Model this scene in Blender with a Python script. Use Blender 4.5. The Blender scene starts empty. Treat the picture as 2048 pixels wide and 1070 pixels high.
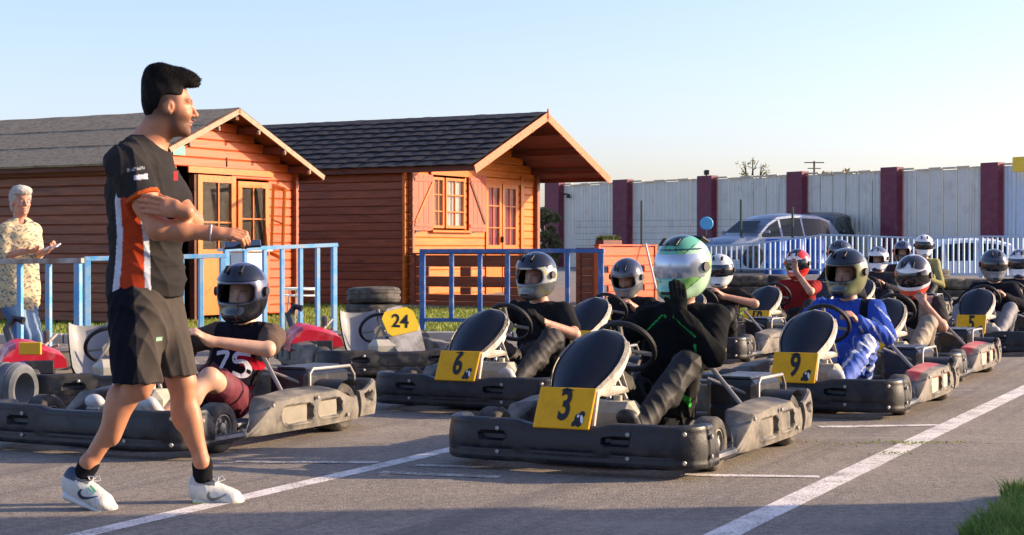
import bpy, math, random
import numpy as np
from mathutils import Vector, Matrix
random.seed(7)
rng = np.random.default_rng(11)
R = math.radians
scene = bpy.context.scene
COL = scene.collection

# ------------------------------------------------------------------ camera, sky, sun
H = 1.04
F = 3300.0          # focal length in pixels of the 2048 px wide photograph
cam_d = bpy.data.cameras.new('camera')
cam_d.sensor_width = 36
cam_d.lens = 36*F/2048
cam_d.clip_end = 3000
cam = bpy.data.objects.new('camera', cam_d)
COL.objects.link(cam)
cam.location = (0, 0, H)
cam.rotation_euler = (R(90-math.degrees(math.atan(35/F))), 0, 0)
scene.camera = cam

SUN_EL = 18.5
sx, sy = 0.992, 0.125
SUN_DIR = Vector((sx*math.cos(R(SUN_EL)), sy*math.cos(R(SUN_EL)), math.sin(R(SUN_EL))))
world = bpy.data.worlds.new('World')
scene.world = world
world.use_nodes = True
wn = world.node_tree
bg = wn.nodes['Background']
sky = wn.nodes.new('ShaderNodeTexSky')
sky.sky_type = 'NISHITA'
sky.sun_disc = False
sky.sun_elevation = R(SUN_EL)
sky.sun_rotation = math.atan2(sx, sy)
sky.air_density = 1.0
sky.dust_density = 1.5
sky.ozone_density = 2.6
tint = wn.nodes.new('ShaderNodeMix'); tint.data_type = 'RGBA'; tint.blend_type = 'MULTIPLY'; tint.inputs[0].default_value = 1
tint.inputs[7].default_value = (1.0, .885, 1.0, 1)   # a slightly violet, hazy evening sky
wn.links.new(sky.outputs[0], tint.inputs[6]); wn.links.new(tint.outputs[2], bg.inputs[0])
bg.inputs[1].default_value = 0.142
sun_d = bpy.data.lights.new('sun', 'SUN')
sun_d.energy = 4.4
sun_d.angle = R(0.5)
sun_d.color = (1.0, 0.77, 0.52)
sun = bpy.data.objects.new('sun', sun_d)
COL.objects.link(sun)
sun.rotation_euler = SUN_DIR.to_track_quat('Z', 'Y').to_euler()
scene.view_settings.view_transform = 'Standard'
scene.view_settings.look = 'None'
scene.view_settings.exposure = 1.10
scene.view_settings.gamma = 1

# ------------------------------------------------------------------ helpers
def at(px, py, D):
    """real place, D metres in front of the viewer, of a point read off the photograph"""
    return Vector(((px-1024)*D/F, D, H-(py-500)*D/F))

def V(*a): return np.array(a, dtype=np.float64)

def setprops(o, label=None, cat=None, group=None, kind=None):
    if label: o['label'] = label
    if cat: o['category'] = cat
    if group: o['group'] = group
    if kind: o['kind'] = kind
    return o

def thing(name, label, cat, loc=(0, 0, 0), rz=0, group=None):
    o = bpy.data.objects.new(name, None)
    COL.objects.link(o)
    o.location = loc
    o.rotation_euler = (0, 0, rz)
    o.empty_display_size = .1
    return setprops(o, label, cat, group)

def link(name, me, parent=None, loc=None, rot=None):
    o = bpy.data.objects.new(name, me)
    COL.objects.link(o)
    if parent is not None: o.parent = parent
    if loc is not None: o.location = loc
    if rot is not None: o.rotation_euler = rot
    return o

def dup(o, parent=None):
    c = o.copy()
    COL.objects.link(c)
    c.parent = parent
    for ch in list(o.children):
        dup(ch, c)
    return c

class MB:
    """collects shapes for ONE mesh"""
    def __init__(s): s.v = []; s.f = []; s.m = []
    def add(s, v, f, mi=0):
        n = len(s.v); s.v += [tuple(p) for p in v]
        s.f += [tuple(i+n for i in q) for q in f]; s.m += [mi]*len(f); return s
    def box(s, c, d, rot=None, mi=0, ch=0.0):
        x, y, z = d[0]/2, d[1]/2, d[2]/2
        if ch > 0:
            ch = min(ch, x*.9, y*.9, z*.9)
            v = []
            for sx_ in (-1, 1):
                for sy_ in (-1, 1):
                    for sz_ in (-1, 1):
                        v += [((x-ch)*sx_, (y-ch)*sy_, z*sz_), ((x-ch)*sx_, y*sy_, (z-ch)*sz_), (x*sx_, (y-ch)*sy_, (z-ch)*sz_)]
            def i(a, b, c_, k): return ((a*4+b*2+c_)*3)+k
            f = []
            f += [(i(0,0,0,0), i(0,1,0,0), i(1,1,0,0), i(1,0,0,0)), (i(0,0,1,0), i(1,0,1,0), i(1,1,1,0), i(0,1,1,0))]
            f += [(i(0,0,0,1), i(1,0,0,1), i(1,0,1,1), i(0,0,1,1)), (i(0,1,0,1), i(0,1,1,1), i(1,1,1,1), i(1,1,0,1))]
            f += [(i(0,0,0,2), i(0,0,1,2), i(0,1,1,2), i(0,1,0,2)), (i(1,0,0,2), i(1,1,0,2), i(1,1,1,2), i(1,0,1,2))]
            for a in (0, 1):
                for b in (0, 1):
                    f.append((i(a,b,0,1), i(a,b,0,2), i(a,b,1,2), i(a,b,1,1)))
                    f.append((i(0,a,b,0), i(1,a,b,0), i(1,a,b,1), i(0,a,b,1)))
                    f.append((i(a,0,b,0), i(a,1,b,0), i(a,1,b,2), i(a,0,b,2)))
                    for c_ in (0, 1): f.append((i(a,b,c_,0), i(a,b,c_,1), i(a,b,c_,2)))
        else:
            v = [(x*a, y*b, z*c_) for a in (-1, 1) for b in (-1, 1) for c_ in (-1, 1)]
            f = [(0,1,3,2), (4,6,7,5), (0,4,5,1), (2,3,7,6), (0,2,6,4), (1,5,7,3)]
        if rot is not None:
            m = rot if isinstance(rot, Matrix) else Matrix.Rotation(rot, 3, 'Z')
            v = [m @ Vector(p) for p in v]
        return s.add([(p[0]+c[0], p[1]+c[1], p[2]+c[2]) for p in v], f, mi)
    def tube(s, pts, r, n=8, mi=0, closed=False, flat=None):
        pts = [Vector(p) for p in pts]; rings = []
        N = len(pts); up = None
        rr = r if hasattr(r, '__len__') else [r]*N
        for k, p in enumerate(pts):
            a = pts[(k-1) % N] if (closed or k > 0) else p
            b = pts[(k+1) % N] if (closed or k < N-1) else p
            t = (b-a).normalized()
            if up is None:
                up = Vector((0, 0, 1)) if abs(t.z) < .9 else Vector((1, 0, 0))
            u = t.cross(up).normalized(); w = u.cross(t).normalized(); up = w
            rings.append([p+(u*math.cos(2*math.pi*j/n)*(flat or 1)+w*math.sin(2*math.pi*j/n))*rr[k] for j in range(n)])
        v = [q for g in rings for q in g]; f = []
        M_ = N if closed else N-1
        for k in range(M_):
            for j in range(n):
                a = k*n+j; b = k*n+(j+1) % n; c = ((k+1) % N)*n+(j+1) % n; d = ((k+1) % N)*n+j
                f.append((a, b, c, d))
        if not closed:
            f.append(tuple(range(n))[::-1]); f.append(tuple((N-1)*n+j for j in range(n)))
        return s.add(v, f, mi)
    def lathe(s, prof, n=24, c=(0, 0, 0), axis='z', mi=0):
        v = []; f = []
        for (r, h) in prof:
            for j in range(n):
                a = 2*math.pi*j/n; p = (r*math.cos(a), r*math.sin(a), h)
                if axis == 'y': p = (p[0], p[2], p[1])
                if axis == 'x': p = (p[2], p[0], p[1])
                v.append((p[0]+c[0], p[1]+c[1], p[2]+c[2]))
        for k in range(len(prof)-1):
            for j in range(n):
                q = (k*n+j, k*n+(j+1) % n, (k+1)*n+(j+1) % n, (k+1)*n+j)
                f.append(q if axis != 'y' else q[::-1])
        return s.add(v, f, mi)
    def grid(s, P, mi=0, flip=False, closed_u=False):
        nu, nv = len(P), len(P[0])
        v = [q for r_ in P for q in r_]; f = []
        for i in range(nu-(0 if closed_u else 1)):
            for j in range(nv-1):
                a = i*nv+j; b = ((i+1) % nu)*nv+j
                q = (a, b, b+1, a+1)
                f.append(q[::-1] if flip else q)
        return s.add(v, f, mi)
    def prism(s, outline, depth, mat=None, mi=0, off=0.0):
        """outline in (u,v), extruded along local z of mat"""
        n = len(outline); mat = mat or Matrix.Identity(4)
        v = [mat @ Vector((a, b, off)) for a, b in outline]+[mat @ Vector((a, b, off+depth)) for a, b in outline]
        f = [tuple(range(n))[::-1], tuple(range(n, 2*n))]+[(i, (i+1) % n, n+(i+1) % n, n+i) for i in range(n)]
        return s.add(v, f, mi)
    def mesh(s, name, mats, smooth=False, auto=None, sharp=35):
        me = bpy.data.meshes.new(name)
        me.from_pydata(s.v, [], s.f)
        for m in (mats if isinstance(mats, (list, tuple)) else [mats]): me.materials.append(m)
        me.polygons.foreach_set('material_index', s.m)
        if smooth:
            me.polygons.foreach_set('use_smooth', [True]*len(s.f))
            me.set_sharp_from_angle(angle=R(sharp))
        me.update()
        return me
    def build(s, name, mats, parent=None, smooth=False, sharp=35, loc=None, rot=None):
        return link(name, s.mesh(name, mats, smooth, sharp=sharp), parent, loc, rot)

# ------------------------------------------------------------------ materials
def nodes(name):
    m = bpy.data.materials.new(name); m.use_nodes = True
    nt = m.node_tree; return m, nt, nt.nodes['Principled BSDF']

def N(nt, t, **k):
    n = nt.nodes.new(t)
    for a, b in k.items():
        if a in n.inputs.keys() if hasattr(n.inputs, 'keys') else False: n.inputs[a].default_value = b
        else:
            try: setattr(n, a, b)
            except Exception: n.inputs[a].default_value = b
    return n

def mixc(nt, fac, a, b, blend='MIX'):
    n = nt.nodes.new('ShaderNodeMix'); n.data_type = 'RGBA'; n.blend_type = blend
    for sock, val in ((n.inputs[0], fac), (n.inputs[6], a), (n.inputs[7], b)):
        if isinstance(val, bpy.types.NodeSocket): nt.links.new(val, sock)
        elif isinstance(val, (int, float)): sock.default_value = val
        else: sock.default_value = (*val[:3], 1)
    return n.outputs[2]

def ramp(nt, src, stops, interp='LINEAR'):
    n = nt.nodes.new('ShaderNodeValToRGB'); e = n.color_ramp.elements
    n.color_ramp.interpolation = interp
    while len(e) < len(stops): e.new(.5)
    for k, (p, c) in enumerate(stops):
        e[k].position = p; e[k].color = (*c, 1) if hasattr(c, '__len__') else (c, c, c, 1)
    nt.links.new(src, n.inputs[0]); return n.outputs[0]

def noise(nt, scale, detail=4, vec=None, rough=.55, dist=0):
    n = nt.nodes.new('ShaderNodeTexNoise')
    n.inputs['Scale'].default_value = scale; n.inputs['Detail'].default_value = detail
    n.inputs['Roughness'].default_value = rough; n.inputs['Distortion'].default_value = dist
    if vec is not None: nt.links.new(vec, n.inputs['Vector'])
    return n.outputs['Fac']

def coord(nt, scale=(1, 1, 1), rand=False, which='Object'):
    tc = nt.nodes.new('ShaderNodeTexCoord')
    mp = nt.nodes.new('ShaderNodeMapping'); mp.inputs['Scale'].default_value = scale
    nt.links.new(tc.outputs[which], mp.inputs['Vector'])
    if rand:
        oi = nt.nodes.new('ShaderNodeObjectInfo'); mm = nt.nodes.new('ShaderNodeMath'); mm.operation = 'MULTIPLY'
        mm.inputs[1].default_value = 37.0; nt.links.new(oi.outputs['Random'], mm.inputs[0])
        cb = nt.nodes.new('ShaderNodeCombineXYZ')
        for i in range(3): nt.links.new(mm.outputs[0], cb.inputs[i])
        nt.links.new(cb.outputs[0], mp.inputs['Location'])
    return mp.outputs[0]

def bump(nt, b, h, strength=.3, dist=.01):
    n = nt.nodes.new('ShaderNodeBump'); n.inputs['Strength'].default_value = strength
    n.inputs['Distance'].default_value = dist
    nt.links.new(h, n.inputs['Height']); nt.links.new(n.outputs[0], b.inputs['Normal'])

def mul(c, k): return tuple(min(1, x*k) for x in c)

def M(name, col, rough=.5, metal=0.0, var=.12, scale=7, bmp=0.0, bs=80, dust=None, damt=.5, dscale=5, coat=0, rand=False, spec=None):
    m, nt, b = nodes(name)
    vec = coord(nt, rand=rand)
    n1 = noise(nt, scale, 5, vec)
    c = mixc(nt, n1, mul(col, 1-var*2), mul(col, 1+var*2))
    r_out = None
    if dust:
        n2 = noise(nt, dscale, 8, vec, .65)
        fac = ramp(nt, n2, [(max(0, .62-damt*.5), 0.0), (min(1, .80-damt*.3), 1.0)])
        c = mixc(nt, fac, c, dust)
        r_out = ramp(nt, fac, [(0, rough), (1, .85)])
    nt.links.new(c, b.inputs['Base Color'])
    b.inputs['Roughness'].default_value = rough
    if r_out is not None: nt.links.new(r_out, b.inputs['Roughness'])
    else:
        nt.links.new(ramp(nt, noise(nt, scale*2.3, 4, vec), [(.3, max(0, rough-.08)), (.7, min(1, rough+.1))]), b.inputs['Roughness'])
    b.inputs['Metallic'].default_value = metal
    if coat: b.inputs['Coat Weight'].default_value = coat; b.inputs['Coat Roughness'].default_value = .08
    if spec is not None: b.inputs['Specular IOR Level'].default_value = spec
    if bmp: bump(nt, b, noise(nt, bs, 4, vec), bmp, .01)
    return m

def MV(name, rough=.6, coat=0, bmp=0.0, bs=200, var=.1, sss=0, metal=0, spec=None):
    """material whose colour is the mesh's own painted colour attribute (dye, stripes, print)"""
    m, nt, b = nodes(name)
    a = nt.nodes.new('ShaderNodeAttribute'); a.attribute_name = 'Col'
    vec = coord(nt)
    n1 = noise(nt, 26, 5, vec)
    g = ramp(nt, n1, [(.25, 1-var), (.75, 1.0)])
    nt.links.new(mixc(nt, 1.0, a.outputs['Color'], g, 'MULTIPLY'), b.inputs['Base Color'])
    b.inputs['Roughness'].default_value = rough; b.inputs['Metallic'].default_value = metal
    if spec is not None: b.inputs['Specular IOR Level'].default_value = spec
    if sss:
        b.inputs['Subsurface Weight'].default_value = sss
        b.inputs['Subsurface Radius'].default_value = (.012, .005, .003); b.inputs['Subsurface Scale'].default_value = 1
    if coat: b.inputs['Coat Weight'].default_value = coat; b.inputs['Coat Roughness'].default_value = .05
    if bmp: bump(nt, b, noise(nt, bs, 3, vec), bmp, .004)
    return m

def wood(name, col, dark=.45, rough=.55, var=.25, along='x', tint=.22):
    m, nt, b = nodes(name)
    sc = {'x': (.8, 9, 9), 'y': (9, .8, 9), 'z': (9, 9, .8)}[along]
    vec = coord(nt, sc, rand=True)
    n1 = noise(nt, 1.6, 6, vec, .6, 1.2)
    c = mixc(nt, ramp(nt, n1, [(.3, 0), (.68, 1)]), mul(col, dark), mul(col, 1+var))
    v2 = coord(nt, (.5, 2, 2), rand=True)
    kn = ramp(nt, noise(nt, 3.1, 3, v2), [(.66, 1.0), (.74, .45)])
    c = mixc(nt, 1.0, c, kn, 'MULTIPLY')
    oi = nt.nodes.new('ShaderNodeObjectInfo')
    c = mixc(nt, 1.0, c, ramp(nt, oi.outputs['Random'], [(0, 1-tint), (1, 1.0)]), 'MULTIPLY')
    nt.links.new(c, b.inputs['Base Color']); b.inputs['Roughness'].default_value = rough
    bump(nt, b, n1, .25, .01)
    return m

MAT = {}
MAT['plastic'] = M('dusty_black_plastic', (.006, .008, .014), .36, spec=.38, dust=(.05, .047, .043), damt=.28, dscale=7, bmp=.15, bs=160)
MAT['plastic_worn'] = M('sun_worn_black_plastic', (.050, .047, .044), .5, spec=.35, dust=(.25, .22, .175), damt=.5, dscale=6, bmp=.1, bs=140)
MAT['pod_red'] = M('faded_red_plastic', (.42, .045, .04), .5, dust=(.5, .25, .2), damt=.4)
MAT['pod_blue'] = M('blue_plastic', (.03, .06, .32), .4, dust=(.3, .3, .35), damt=.35)
MAT['pod_cream'] = M('cream_panel', (.42, .38, .29), .6, var=.15, bmp=.2, dust=(.25, .22, .17), damt=.4)
MAT['tyre'] = M('tyre_rubber', (.022, .021, .020), .8, dust=(.15, .13, .105), damt=.42, bmp=.3, bs=60)
MAT['rim'] = M('cast_rim', (.33, .31, .27), .45, metal=.6, dust=(.2, .17, .13), damt=.5)
MAT['tube_grey'] = M('grey_painted_tube', (.30, .29, .27), .4, metal=.3, dust=(.3, .26, .2), damt=.4)
MAT['frame_worn'] = M('worn_cream_fairing', (.58, .53, .45), .5, dust=(.22, .19, .15), damt=.45, dscale=9)
MAT['screen'] = M('dark_glossy_fairing', (.007, .009, .015), .28, var=.2, scale=3, spec=.22)
MAT['yellow'] = M('yellow_number_plate', (.80, .40, .006), .5, var=.05, dust=(.60, .30, .02), damt=.2, spec=.25)
MAT['yellow_b'] = M('bright_yellow_plate', (.85, .55, .02), .42, var=.06)
MAT['black'] = M('black_ink', (.008, .008, .009), .5, var=.1)
MAT['white'] = M('white_ink', (.75, .75, .75), .5, var=.05)
MAT['engine'] = M('engine_dark', (.018, .02, .028), .35, dust=(.10, .10, .10), damt=.3)
MAT['alloy'] = M('engine_alloy', (.45, .44, .42), .38, metal=.7, dust=(.12, .11, .1), damt=.5, bmp=.4, bs=40)
MAT['tank'] = M('milky_fuel_tank', (.50, .46, .36), .35, var=.15, dust=(.22, .18, .12), damt=.45)
MAT['seat'] = M('grey_seat', (.20, .21, .22), .4, dust=(.33, .31, .28), damt=.3, dscale=3)
MAT['seat_dark'] = M('dark_seat', (.02, .022, .026), .45)
MAT['red_gloss'] = M('red_engine_cover', (.50, .012, .03), .32, var=.15, coat=.3, dust=(.45, .2, .2), damt=.25)
MAT['rubber'] = M('wheel_rim_rubber', (.012, .012, .013), .55)

# ------------------------------------------------------------------ distance fields -> one smooth skin
def cone(a, b, ra, rb=None, k=.02, op=1): return ('c', V(*a), V(*b), ra, ra if rb is None else rb, k, op)
def ell(c, r, Rm=None, k=.02, op=1): return ('e', V(*c), V(*r), Rm, k, op)
def ecap(a, b, s, w, w2=None, k=.03, op=1):
    s = V(*s); return ('t', V(*a), V(*b), s/np.linalg.norm(s), w, w2 or w, k, op)
def rbox(c, h, Rm=None, rd=.01, k=.01, op=1): return ('b', V(*c), V(*h), Rm, rd, k, op)

def grow(prims, d):
    out = []
    for p in prims:
        if p[0] == 'c': out.append(('c', p[1], p[2], p[3]+d, p[4]+d, p[5], p[6]))
        elif p[0] == 'e': out.append(('e', p[1], p[2]+d, p[3], p[4], p[5]))
        elif p[0] == 't': out.append(('t', p[1], p[2], p[3], (p[4][0]+d, p[4][1]+d), (p[5][0]+d, p[5][1]+d), p[6], p[7]))
        else: out.append(p)
    return out

def prim_box(p):
    if p[0] == 'c': r = max(p[3], p[4]); return np.minimum(p[1], p[2])-r, np.maximum(p[1], p[2])+r
    if p[0] == 'e': r = max(p[2]); return p[1]-r, p[1]+r
    if p[0] == 't': r = max(*p[4], *p[5]); return np.minimum(p[1], p[2])-r, np.maximum(p[1], p[2])+r
    r = np.linalg.norm(p[2])+p[4]; return p[1]-r, p[1]+r

def prim_eval(p, X, Y, Z):
    if p[0] == 'c':
        a, b = p[1], p[2]; ba = b-a; L = max(ba@ba, 1e-9)
        x, y, z = X-a[0], Y-a[1], Z-a[2]
        t = np.clip((x*ba[0]+y*ba[1]+z*ba[2])/L, 0, 1)
        return np.sqrt((x-t*ba[0])**2+(y-t*ba[1])**2+(z-t*ba[2])**2)-(p[3]+(p[4]-p[3])*t)
    if p[0] == 'e':
        c, r, Rm = p[1], p[2], p[3]
        x, y, z = X-c[0], Y-c[1], Z-c[2]
        if Rm is not None:
            x, y, z = (Rm[0, 0]*x+Rm[1, 0]*y+Rm[2, 0]*z, Rm[0, 1]*x+Rm[1, 1]*y+Rm[2, 1]*z, Rm[0, 2]*x+Rm[1, 2]*y+Rm[2, 2]*z)
        k0 = np.sqrt((x/r[0])**2+(y/r[1])**2+(z/r[2])**2)
        k1 = np.sqrt((x/r[0]**2)**2+(y/r[1]**2)**2+(z/r[2]**2)**2)+1e-9
        return k0*(k0-1)/k1
    if p[0] == 't':
        a, b, s = p[1], p[2], p[3]; ba = b-a; L = max(ba@ba, 1e-9)
        x, y, z = X-a[0], Y-a[1], Z-a[2]
        t = np.clip((x*ba[0]+y*ba[1]+z*ba[2])/L, 0, 1)
        x, y, z = x-t*ba[0], y-t*ba[1], z-t*ba[2]
        u = x*s[0]+y*s[1]+z*s[2]
        v2 = np.maximum(x*x+y*y+z*z-u*u, 0)
        w1 = p[4][0]+(p[5][0]-p[4][0])*t; w2 = p[4][1]+(p[5][1]-p[4][1])*t
        k0 = np.sqrt((u/w1)**2+v2/w2**2); k1 = np.sqrt((u/w1**2)**2+v2/w2**4)+1e-9
        return k0*(k0-1)/k1
    c, h, Rm, rd = p[1], p[2], p[3], p[4]
    x, y, z = X-c[0], Y-c[1], Z-c[2]
    if Rm is not None:
        x, y, z = (Rm[0, 0]*x+Rm[1, 0]*y+Rm[2, 0]*z, Rm[0, 1]*x+Rm[1, 1]*y+Rm[2, 1]*z, Rm[0, 2]*x+Rm[1, 2]*y+Rm[2, 2]*z)
    qx, qy, qz = abs(x)-h[0]+rd, abs(y)-h[1]+rd, abs(z)-h[2]+rd
    return np.sqrt(np.maximum(qx, 0)**2+np.maximum(qy, 0)**2+np.maximum(qz, 0)**2)+np.minimum(np.maximum(qx, np.maximum(qy, qz)), 0)-rd

def wrinkle(amp, f=22., seed=0., dirs=((.3, .2, 1), (1, .4, .5), (-.4, 1, .7))):
    def fn(x, y, z):
        w = np.sin(x*f*.6+seed)*.9+np.sin(y*f*.5+1.7*seed)*.9+np.sin(z*f*.45+seed*.7)*.8
        s = 0
        for i, d in enumerate(dirs):
            q = np.sin((x*d[0]+y*d[1]+z*d[2])*f*(1+.6*i)+w*1.6+i*2.1+seed)
            s = s+(1.6*(1-np.abs(q))**1.6-.5+.35*q)/(1+.45*i)
        msk = .45+.55*np.sin(x*f*.31+y*f*.27+z*f*.23+seed*1.3)
        return amp*s*.6*(.45+msk)
    return fn

def sdf(prims, res, post=None):
    adds = [p for p in prims if p[-1] > 0]
    bb = [prim_box(p) for p in adds]
    lo = np.min([b[0] for b in bb], 0)-.02-2*res; hi = np.max([b[1] for b in bb], 0)+.02+2*res
    n = np.ceil((hi-lo)/res).astype(int)+1
    g = np.full(n, .5, dtype=np.float32)
    ax = [(lo[i]+np.arange(n[i])*res).astype(np.float32) for i in range(3)]
    for p in prims:
        a, b = prim_box(p); k = p[-2]; m = k+3*res+.008
        i0 = np.maximum(((a-m-lo)/res).astype(int), 0); i1 = np.minimum(((b+m-lo)/res).astype(int)+2, n)
        if (i1 <= i0).any(): continue
        sl = tuple(slice(i0[i], i1[i]) for i in range(3))
        X = ax[0][sl[0]][:, None, None]; Y = ax[1][sl[1]][None, :, None]; Z = ax[2][sl[2]][None, None, :]
        d = prim_eval(p, X, Y, Z).astype(np.float32)
        cur = g[sl]; k = max(k, 1e-4)
        if p[-1] > 0:
            h = np.clip(.5+.5*(d-cur)/k, 0, 1); g[sl] = d*(1-h)+cur*h-k*h*(1-h)
        else:
            d = -d; h = np.clip(.5-.5*(d-cur)/k, 0, 1); g[sl] = d*(1-h)+cur*h+k*h*(1-h)
    # surface nets
    s = g < 0
    c = np.zeros(n-1, dtype=np.int8)
    for i in (0, 1):
        for j in (0, 1):
            for k_ in (0, 1):
                c += s[i:n[0]-1+i, j:n[1]-1+j, k_:n[2]-1+k_]
    act = (c > 0) & (c < 8)
    I = np.argwhere(act)
    idx = np.full(n-1, -1, dtype=np.int64); idx[act] = np.arange(len(I))
    if post is not None:
        gg = g
    acc = np.zeros((len(I), 3)); cnt = np.zeros(len(I))
    cor = [(i, j, k_) for i in (0, 1) for j in (0, 1) for k_ in (0, 1)]
    val = {q: g[I[:, 0]+q[0], I[:, 1]+q[1], I[:, 2]+q[2]] for q in cor}
    for q in cor:
        for d in range(3):
            if q[d] == 0:
                q2 = list(q); q2[d] = 1; q2 = tuple(q2)
                a, b = val[q], val[q2]; msk = (a < 0) != (b < 0)
                t = np.where(msk, a/np.where(msk, a-b, 1), 0)
                pos = np.array(q, dtype=float)[None, :].repeat(len(I), 0); pos[:, d] += t
                acc[msk] += pos[msk]; cnt[msk] += 1
    P = lo+(I+acc/cnt[:, None])*res
    faces = []
    for d in range(3):
        e, f_ = [(1, 2), (2, 0), (0, 1)][d]
        sa = [slice(None)]*3; sb = [slice(None)]*3; sa[d] = slice(0, n[d]-1); sb[d] = slice(1, n[d])
        cr = np.argwhere(s[tuple(sa)] != s[tuple(sb)])
        ok = (cr[:, e] > 0) & (cr[:, f_] > 0) & (cr[:, e] < n[e]-1) & (cr[:, f_] < n[f_]-1)
        cr = cr[ok]
        sg = s[tuple(sa)][cr[:, 0], cr[:, 1], cr[:, 2]]
        def cell(de, df):
            q = cr.copy(); q[:, e] -= de; q[:, f_] -= df
            return idx[q[:, 0], q[:, 1], q[:, 2]]
        Q = np.stack([cell(1, 1), cell(0, 1), cell(0, 0), cell(1, 0)], 1)
        Q[~sg] = Q[~sg][:, ::-1]
        faces.append(Q)
    Fq = np.concatenate(faces)
    return P, Fq

def normals(P, Q):
    n = np.cross(P[Q[:, 2]]-P[Q[:, 0]], P[Q[:, 3]]-P[Q[:, 1]])
    vn = np.zeros_like(P)
    for i in range(4): np.add.at(vn, Q[:, i], n)
    return vn/(np.linalg.norm(vn, axis=1)[:, None]+1e-12)

def skin(name, prims, res, mat, parent, colfn=None, wr=None, smooth_it=1):
    P, Q = sdf(prims, res)
    for _ in range(smooth_it):
        s_ = np.zeros_like(P); c_ = np.zeros(len(P))
        for a, b in ((0, 1), (1, 2), (2, 3), (3, 0)):
            np.add.at(s_, Q[:, a], P[Q[:, b]]); np.add.at(s_, Q[:, b], P[Q[:, a]])
            np.add.at(c_, Q[:, a], 1); np.add.at(c_, Q[:, b], 1)
        P = P*.5+.5*s_/c_[:, None]
    if wr is not None:
        P = P+normals(P, Q)*wr(P[:, 0], P[:, 1], P[:, 2])[:, None]
    me = bpy.data.meshes.new(name)
    me.vertices.add(len(P)); me.vertices.foreach_set('co', P.ravel())
    me.loops.add(len(Q)*4); me.loops.foreach_set('vertex_index', Q.ravel().astype(np.int32))
    me.polygons.add(len(Q)); me.polygons.foreach_set('loop_start', np.arange(0, len(Q)*4, 4, dtype=np.int32))
    me.polygons.foreach_set('use_smooth', np.ones(len(Q), dtype=bool))
    me.update(calc_edges=True)
    me.materials.append(mat)
    if colfn is not None:
        c = colfn(P); at_ = me.color_attributes.new('Col', 'FLOAT_COLOR', 'POINT')
        c = np.concatenate([c, np.ones((len(P), 1))], 1)
        at_.data.foreach_set('color', c.ravel())
    return link(name, me, parent)

def flat(c): return lambda P: np.tile(np.array(c, dtype=float), (len(P), 1))
def sstep(a, b, x): t = np.clip((x-a)/(b-a), 0, 1); return t*t*(3-2*t)

def text_mesh(txt, size, depth, sxx=1.0, bold=.0):
    cu = bpy.data.curves.new('number', 'FONT'); cu.body = txt; cu.size = size; cu.extrude = depth
    cu.align_x = 'CENTER'; cu.align_y = 'CENTER'; cu.offset = bold; cu.resolution_u = 4
    o = bpy.data.objects.new('number', cu); COL.objects.link(o)
    bpy.context.view_layer.update()
    me = bpy.data.meshes.new_from_object(o.evaluated_get(bpy.context.evaluated_depsgraph_get()))
    bpy.data.objects.remove(o)
    for v in me.vertices: v.co.x *= sxx
    return me
# ------------------------------------------------------------------ karts
def arc(cx, cy, r, a0, a1, n):
    return [(cx+r*math.cos(R(a0+(a1-a0)*i/n)), cy+r*math.sin(R(a0+(a1-a0)*i/n))) for i in range(n+1)]

def resample(path, step):
    out = [path[0]]
    for p, q in zip(path, path[1:]):
        L = math.dist(p, q); k = max(1, round(L/step))
        for i in range(1, k+1): out.append((p[0]+(q[0]-p[0])*i/k, p[1]+(q[1]-p[1])*i/k))
    return out

def sweep(mb, path, prof, mi=0, flip=False, mirror=False):
    S = [0]
    for p, q in zip(path, path[1:]): S.append(S[-1]+math.dist(p, q))
    P = []
    for i, p in enumerate(path):
        a = path[max(0, i-1)]; b = path[min(len(path)-1, i+1)]
        dx, dy = b[0]-a[0], b[1]-a[1]; L = math.hypot(dx, dy) or 1
        nx, ny = dy/L, -dx/L
        P.append([(p[0]+nx*n_, (p[1]+ny*n_)*(-1 if mirror else 1), z_) for n_, z_ in prof(S[i], S[-1])])
    mb.grid(P, mi, flip ^ mirror)
    n0 = len(mb.v)
    for row in (P[0], P[-1]):
        mb.add(row, [tuple(range(len(row)))], mi)

def stad(s, z, s0, s1, zc, hz):
    """signed distance to a long rounded slot"""
    x0, x1 = s0+hz, s1-hz
    cx = min(max(s, x0), x1)
    return math.hypot(s-cx, z-zc)-hz

nose_path = resample([(.70, -.66), (.74, -.655)]+arc(.80, -.475, .18, -84, -6, 9)+[(.985, -.15), (.99, 0), (.985, .15)]+arc(.80, .475, .18, 6, 84, 9)+[(.74, .655), (.70, .66)], .012)
def nose_prof(s, L):
    e = min(s, L-s)
    top = .20+.045*sstep(.0, .05, np.array(e)).item()
    m = abs(s-L/2)
    top -= .018*(1-sstep(.16, .26, np.array(m)).item())
    out = [(-.11, .06), (-.02, .045), (-.004, .046)]
    nz = 18
    for i in range(nz+1):
        z = .055+(top-.016-.055)*i/nz
        t = i/nz
        n = .010*math.sin(math.pi*min(1, t*1.1))+(.007 if z < .085 else 0)*(1-sstep(.07, .085, np.array(z)).item())
        for c0 in (L/2-.36, L/2+.27):
            d = stad(s, z, c0-.07, c0+.07, .165, .018)
            n -= .030*(1-sstep(-.006, .003, np.array(d)).item())
        if m < .55: n -= .006*(1-sstep(.0, .004, np.array(abs(z-.105))).item())
        n -= .008*(1-sstep(.0, .008, np.array(abs(e-.12))).item())
        out.append((n, z))
    out += [(-.004, top-.006), (-.014, top), (-.055, top), (-.066, top-.008), (-.085, top-.03), (-.12, top-.04), (-.15, top-.045), (-.16, .08)]
    return out

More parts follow.
